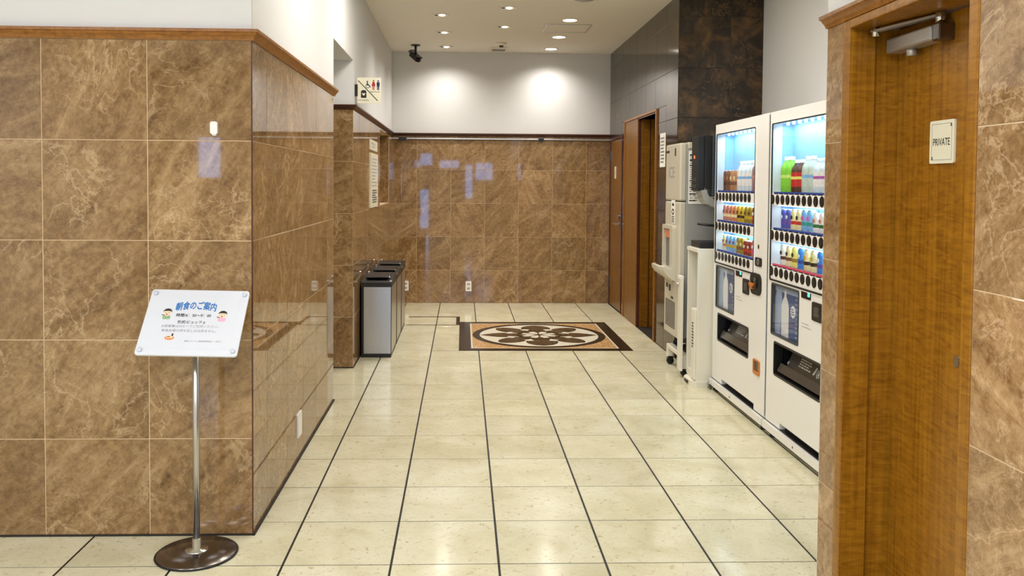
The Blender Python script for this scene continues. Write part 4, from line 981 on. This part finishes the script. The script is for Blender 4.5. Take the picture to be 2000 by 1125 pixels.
# dolly
dl = thing('dolly', 'low white wheeled dolly carrying the grey ice dispenser', 'dolly', (2.6, 3.33, 0))
DY0, DY1, DX = 3.09, 3.585, 2.325
b = BM(); bx(b, DX, 2.95, DY0, DY1, .13, .165, .006); obj('deck', b, 'cab_white', dl)
b = BM(); bx(b, DX+.05, 2.9, DY0+.06, DY1-.06, .162, .1655); obj('mat', b, 'grey_blue', dl)
for yy in (DY0, DY1-.045):
    for xx in (DX, 2.90): b = BM(); bx(b, xx, xx+.045, yy, yy+.045, .06, .135, .004); obj('leg', b, 'cab_white', dl)
for yy in (DY0+.03, DY1-.03):
    for xx in (DX+.025, 2.925):
        b = BM(); lathe(b, [(0, -.016), (.026, -.016), (.029, -.01), (.029, .01), (.026, .016), (0, .016)], 18, fr=Fr((xx, yy, .0292), (1, 0, 0), (0, 0, 1), (0, -1, 0))); wl = obj('caster', b, 'rubber', dl)
        b = BM(); bx(b, xx-.02, xx+.02, yy-.022, yy-.018, .028, .066); bx(b, xx-.02, xx+.02, yy+.018, yy+.022, .028, .066); bx(b, xx-.02, xx+.02, yy-.022, yy+.022, .06, .066); obj('caster_fork', b, 'black', wl)

# ------------------------------------------------------------------ cream open cabinet with its contents
CY0, CY1, CX = 2.775, 3.055, 2.345
cb = thing('open_cabinet', 'narrow cream cabinet with open front between the ice dispenser and vending machine', 'cabinet', (2.6, 2.92, 0))
b = BM(); bx(b, CX, 3.0, CY0, CY0+.018, .02, .965, .003); obj('side_panel', b, 'cab_white', cb)
b = BM(); bx(b, CX, 3.0, CY1-.018, CY1, .05, .965, .003); obj('side_panel', b, 'cab_white', cb)
b = BM(); bx(b, CX-.006, 3.0, CY0, CY1, .962, .99, .004); obj('top', b, 'cab_white', cb)
b = BM(); bx(b, CX, 3.0, CY0+.018, CY1-.018, .04, .09, .003); obj('bottom_shelf', b, 'cab_white', cb)
b = BM(); bx(b, 2.7, 2.72, CY0+.018, CY1-.018, .09, .962); obj('back_panel', b, 'cab_white', cb)
pn = BM(); prism(pn, Fr((2.62, CY1-.02, 0), (1, 0, 0), (0, 0, 1), (0, -1, 0)), [(-.2, .2), (0, .2), (0, .3), (-.2, .3)], 0, .002) if False else bx(pn, 2.55, 2.58, CY0+.03, CY0+.17, .76, .90, .02); obj('recess_window', pn, 'grey_blue', cb)
b = BM(); bx(b, CX+.04, CX+.2, CY0+.018, CY0+.05, .70, .712, .002); bx(b, CX+.04, CX+.06, CY0+.018, CY0+.03, .675, .712, .002); obj('hook', b, 'ink', cb)
lb = BM(); bx(lb, CX-.012, CX+.30, CY0+.022, CY0+.12, .045, .555, .006); lb = obj('slim_box', lb, 'cab_white', cb)
FL_ = Fr((CX-.012, CY0+.12, 0), (0, -1, 0), (0, 0, 1), (-1, 0, 0))
b = BM(); bars(b, FL_.sub(0, 0), .03, .075, .27, .46, 9, .012, .001, 14, .2); obj('marking', b, 'print', lb)
b = BM(); prism(b, Fr((0, 0, 0), (1, 0, 0), (0, 1, 0), (0, 0, 1)), [(CX+.08, CY0-.012), (CX+.0, CY0-.012), (CX-.035, CY0+.04), (CX-.045, CY0+.11), (CX-.04, CY0+.19), (CX-.01, CY1-.04), (CX+.08, CY1-.04)], 0, .04); obj('rounded_foot', b, 'cab_white', cb)
b = BM(); prism(b, Fr((CX-.047, CY0+.19, 0), (0, -1, 0), (0, 0, 1), (-1, 0, 0)), rr(.04, .12, .012, .034, .004), -.01, .001); obj('foot_slot', b, 'black', cb)
sl = BM(); bx(sl, DX-.026, DX-.004, 3.060, 3.145, .05, .75, .003); sl = tag(obj('slim_board', sl, 'cab_white'), 'narrow cream upright board with chrome latch between ice dispenser and open cabinet', 'board')
b = BM(); tube(b, [(DX-.024, 3.11, .70), (DX-.045, 3.14, .705), (DX-.05, 3.19, .71)], .007, 8); obj('latch', b, 'chrome', sl)
b = BM(); bx(b, DX-.03, DX-.002, 3.062, 3.143, .735, .765, .004); obj('end_cap', b, 'white_p', sl)
# drink dispenser on the cabinet
dp = thing('drink_dispenser', 'black drink dispenser head with red light over a tray on the cream cabinet', 'dispenser', (2.6, 2.93, .99))
b = BM(); bx(b, CX+.02, 2.9, 2.80, 3.04, .99, 1.035, .004); obj('drip_tray', b, 'black', dp)
b = BM(); bx(b, 2.62, 2.95, 2.80, 3.04, 1.03, 1.79, .006); obj('column', b, 'black', dp)
b = BM(); bx(b, 2.35, 2.40, 2.84, 3.005, 1.40, 1.795, .006); hd_ = obj('front_panel', b, 'rubber', dp)
b = BM(); bx(b, 2.40, 2.455, 2.84, 3.0, 1.42, 1.80, .004); obj('head_body', b, 'rubber', dp)
b = BM(); bx(b, 2.455, 2.95, 2.835, 3.0, 1.36, 1.805, .004); obj('head_side', b, 'grey_blue', dp)
b = BM(); prism(b, Fr((2.37, 2.84, 1.39), (1, 0, 0), (0, 0, 1), (0, -1, 0)), [(0, .02), (.05, .02)]+[(.05+.14*(1-math.cos(t)), .02-.10*math.sin(t)) for t in [PI/2*i/8 for i in range(1, 9)]]+[(.19, -.12), (.14, -.115)]+[(.02+.13*(1-math.cos(t)), -.02-.09*math.sin(t)) for t in [PI/2*i/8 for i in range(7, -1, -1)]], -.15, 0); obj('grey_chin', b, 'ice_side', dp)
FDp = Fr((2.35, 3.005, 0), (0, -1, 0), (0, 0, 1), (-1, 0, 0))
b = BM(); prism(b, FDp, circ(.08, 1.645, .012, 14), 0, .003); obj('red_lamp', b, 'led_red', hd_)
for q_ in range(4): b = BM(); prism(b, FDp, circ(.05+.06*(q_ % 2), 1.48-.045*(q_//2), .012, 12), 0, .002); obj('button', b, 'print', hd_)
for q_ in range(3): b = BM(); y_ = 2.87+.05*q_; tube(b, curve((2.42, y_, 1.41), (2.38, y_, 1.37), (2.40, y_, 1.33), (2.45, y_, 1.30), 8), .010, 8); obj('nozzle', b, 'chrome', dp)
b = BM(); tube(b, [(2.36, 2.86, 1.165), (2.44, 2.85, 1.155), (2.7, 2.85, 1.14)], .009, 8); obj('arm', b, 'black', dp)
b = BM(); tube(b, [(2.43, 2.70, .03), (2.43, 2.745, .03)], .018, 12); bx(b, 2.44, 2.53, 2.70, 2.76, .0, .02, .003)
tag(obj('floor_clamp', b, 'chrome'), 'small chrome clamp on the floor between the cabinet and the far vending machine', 'clamp')
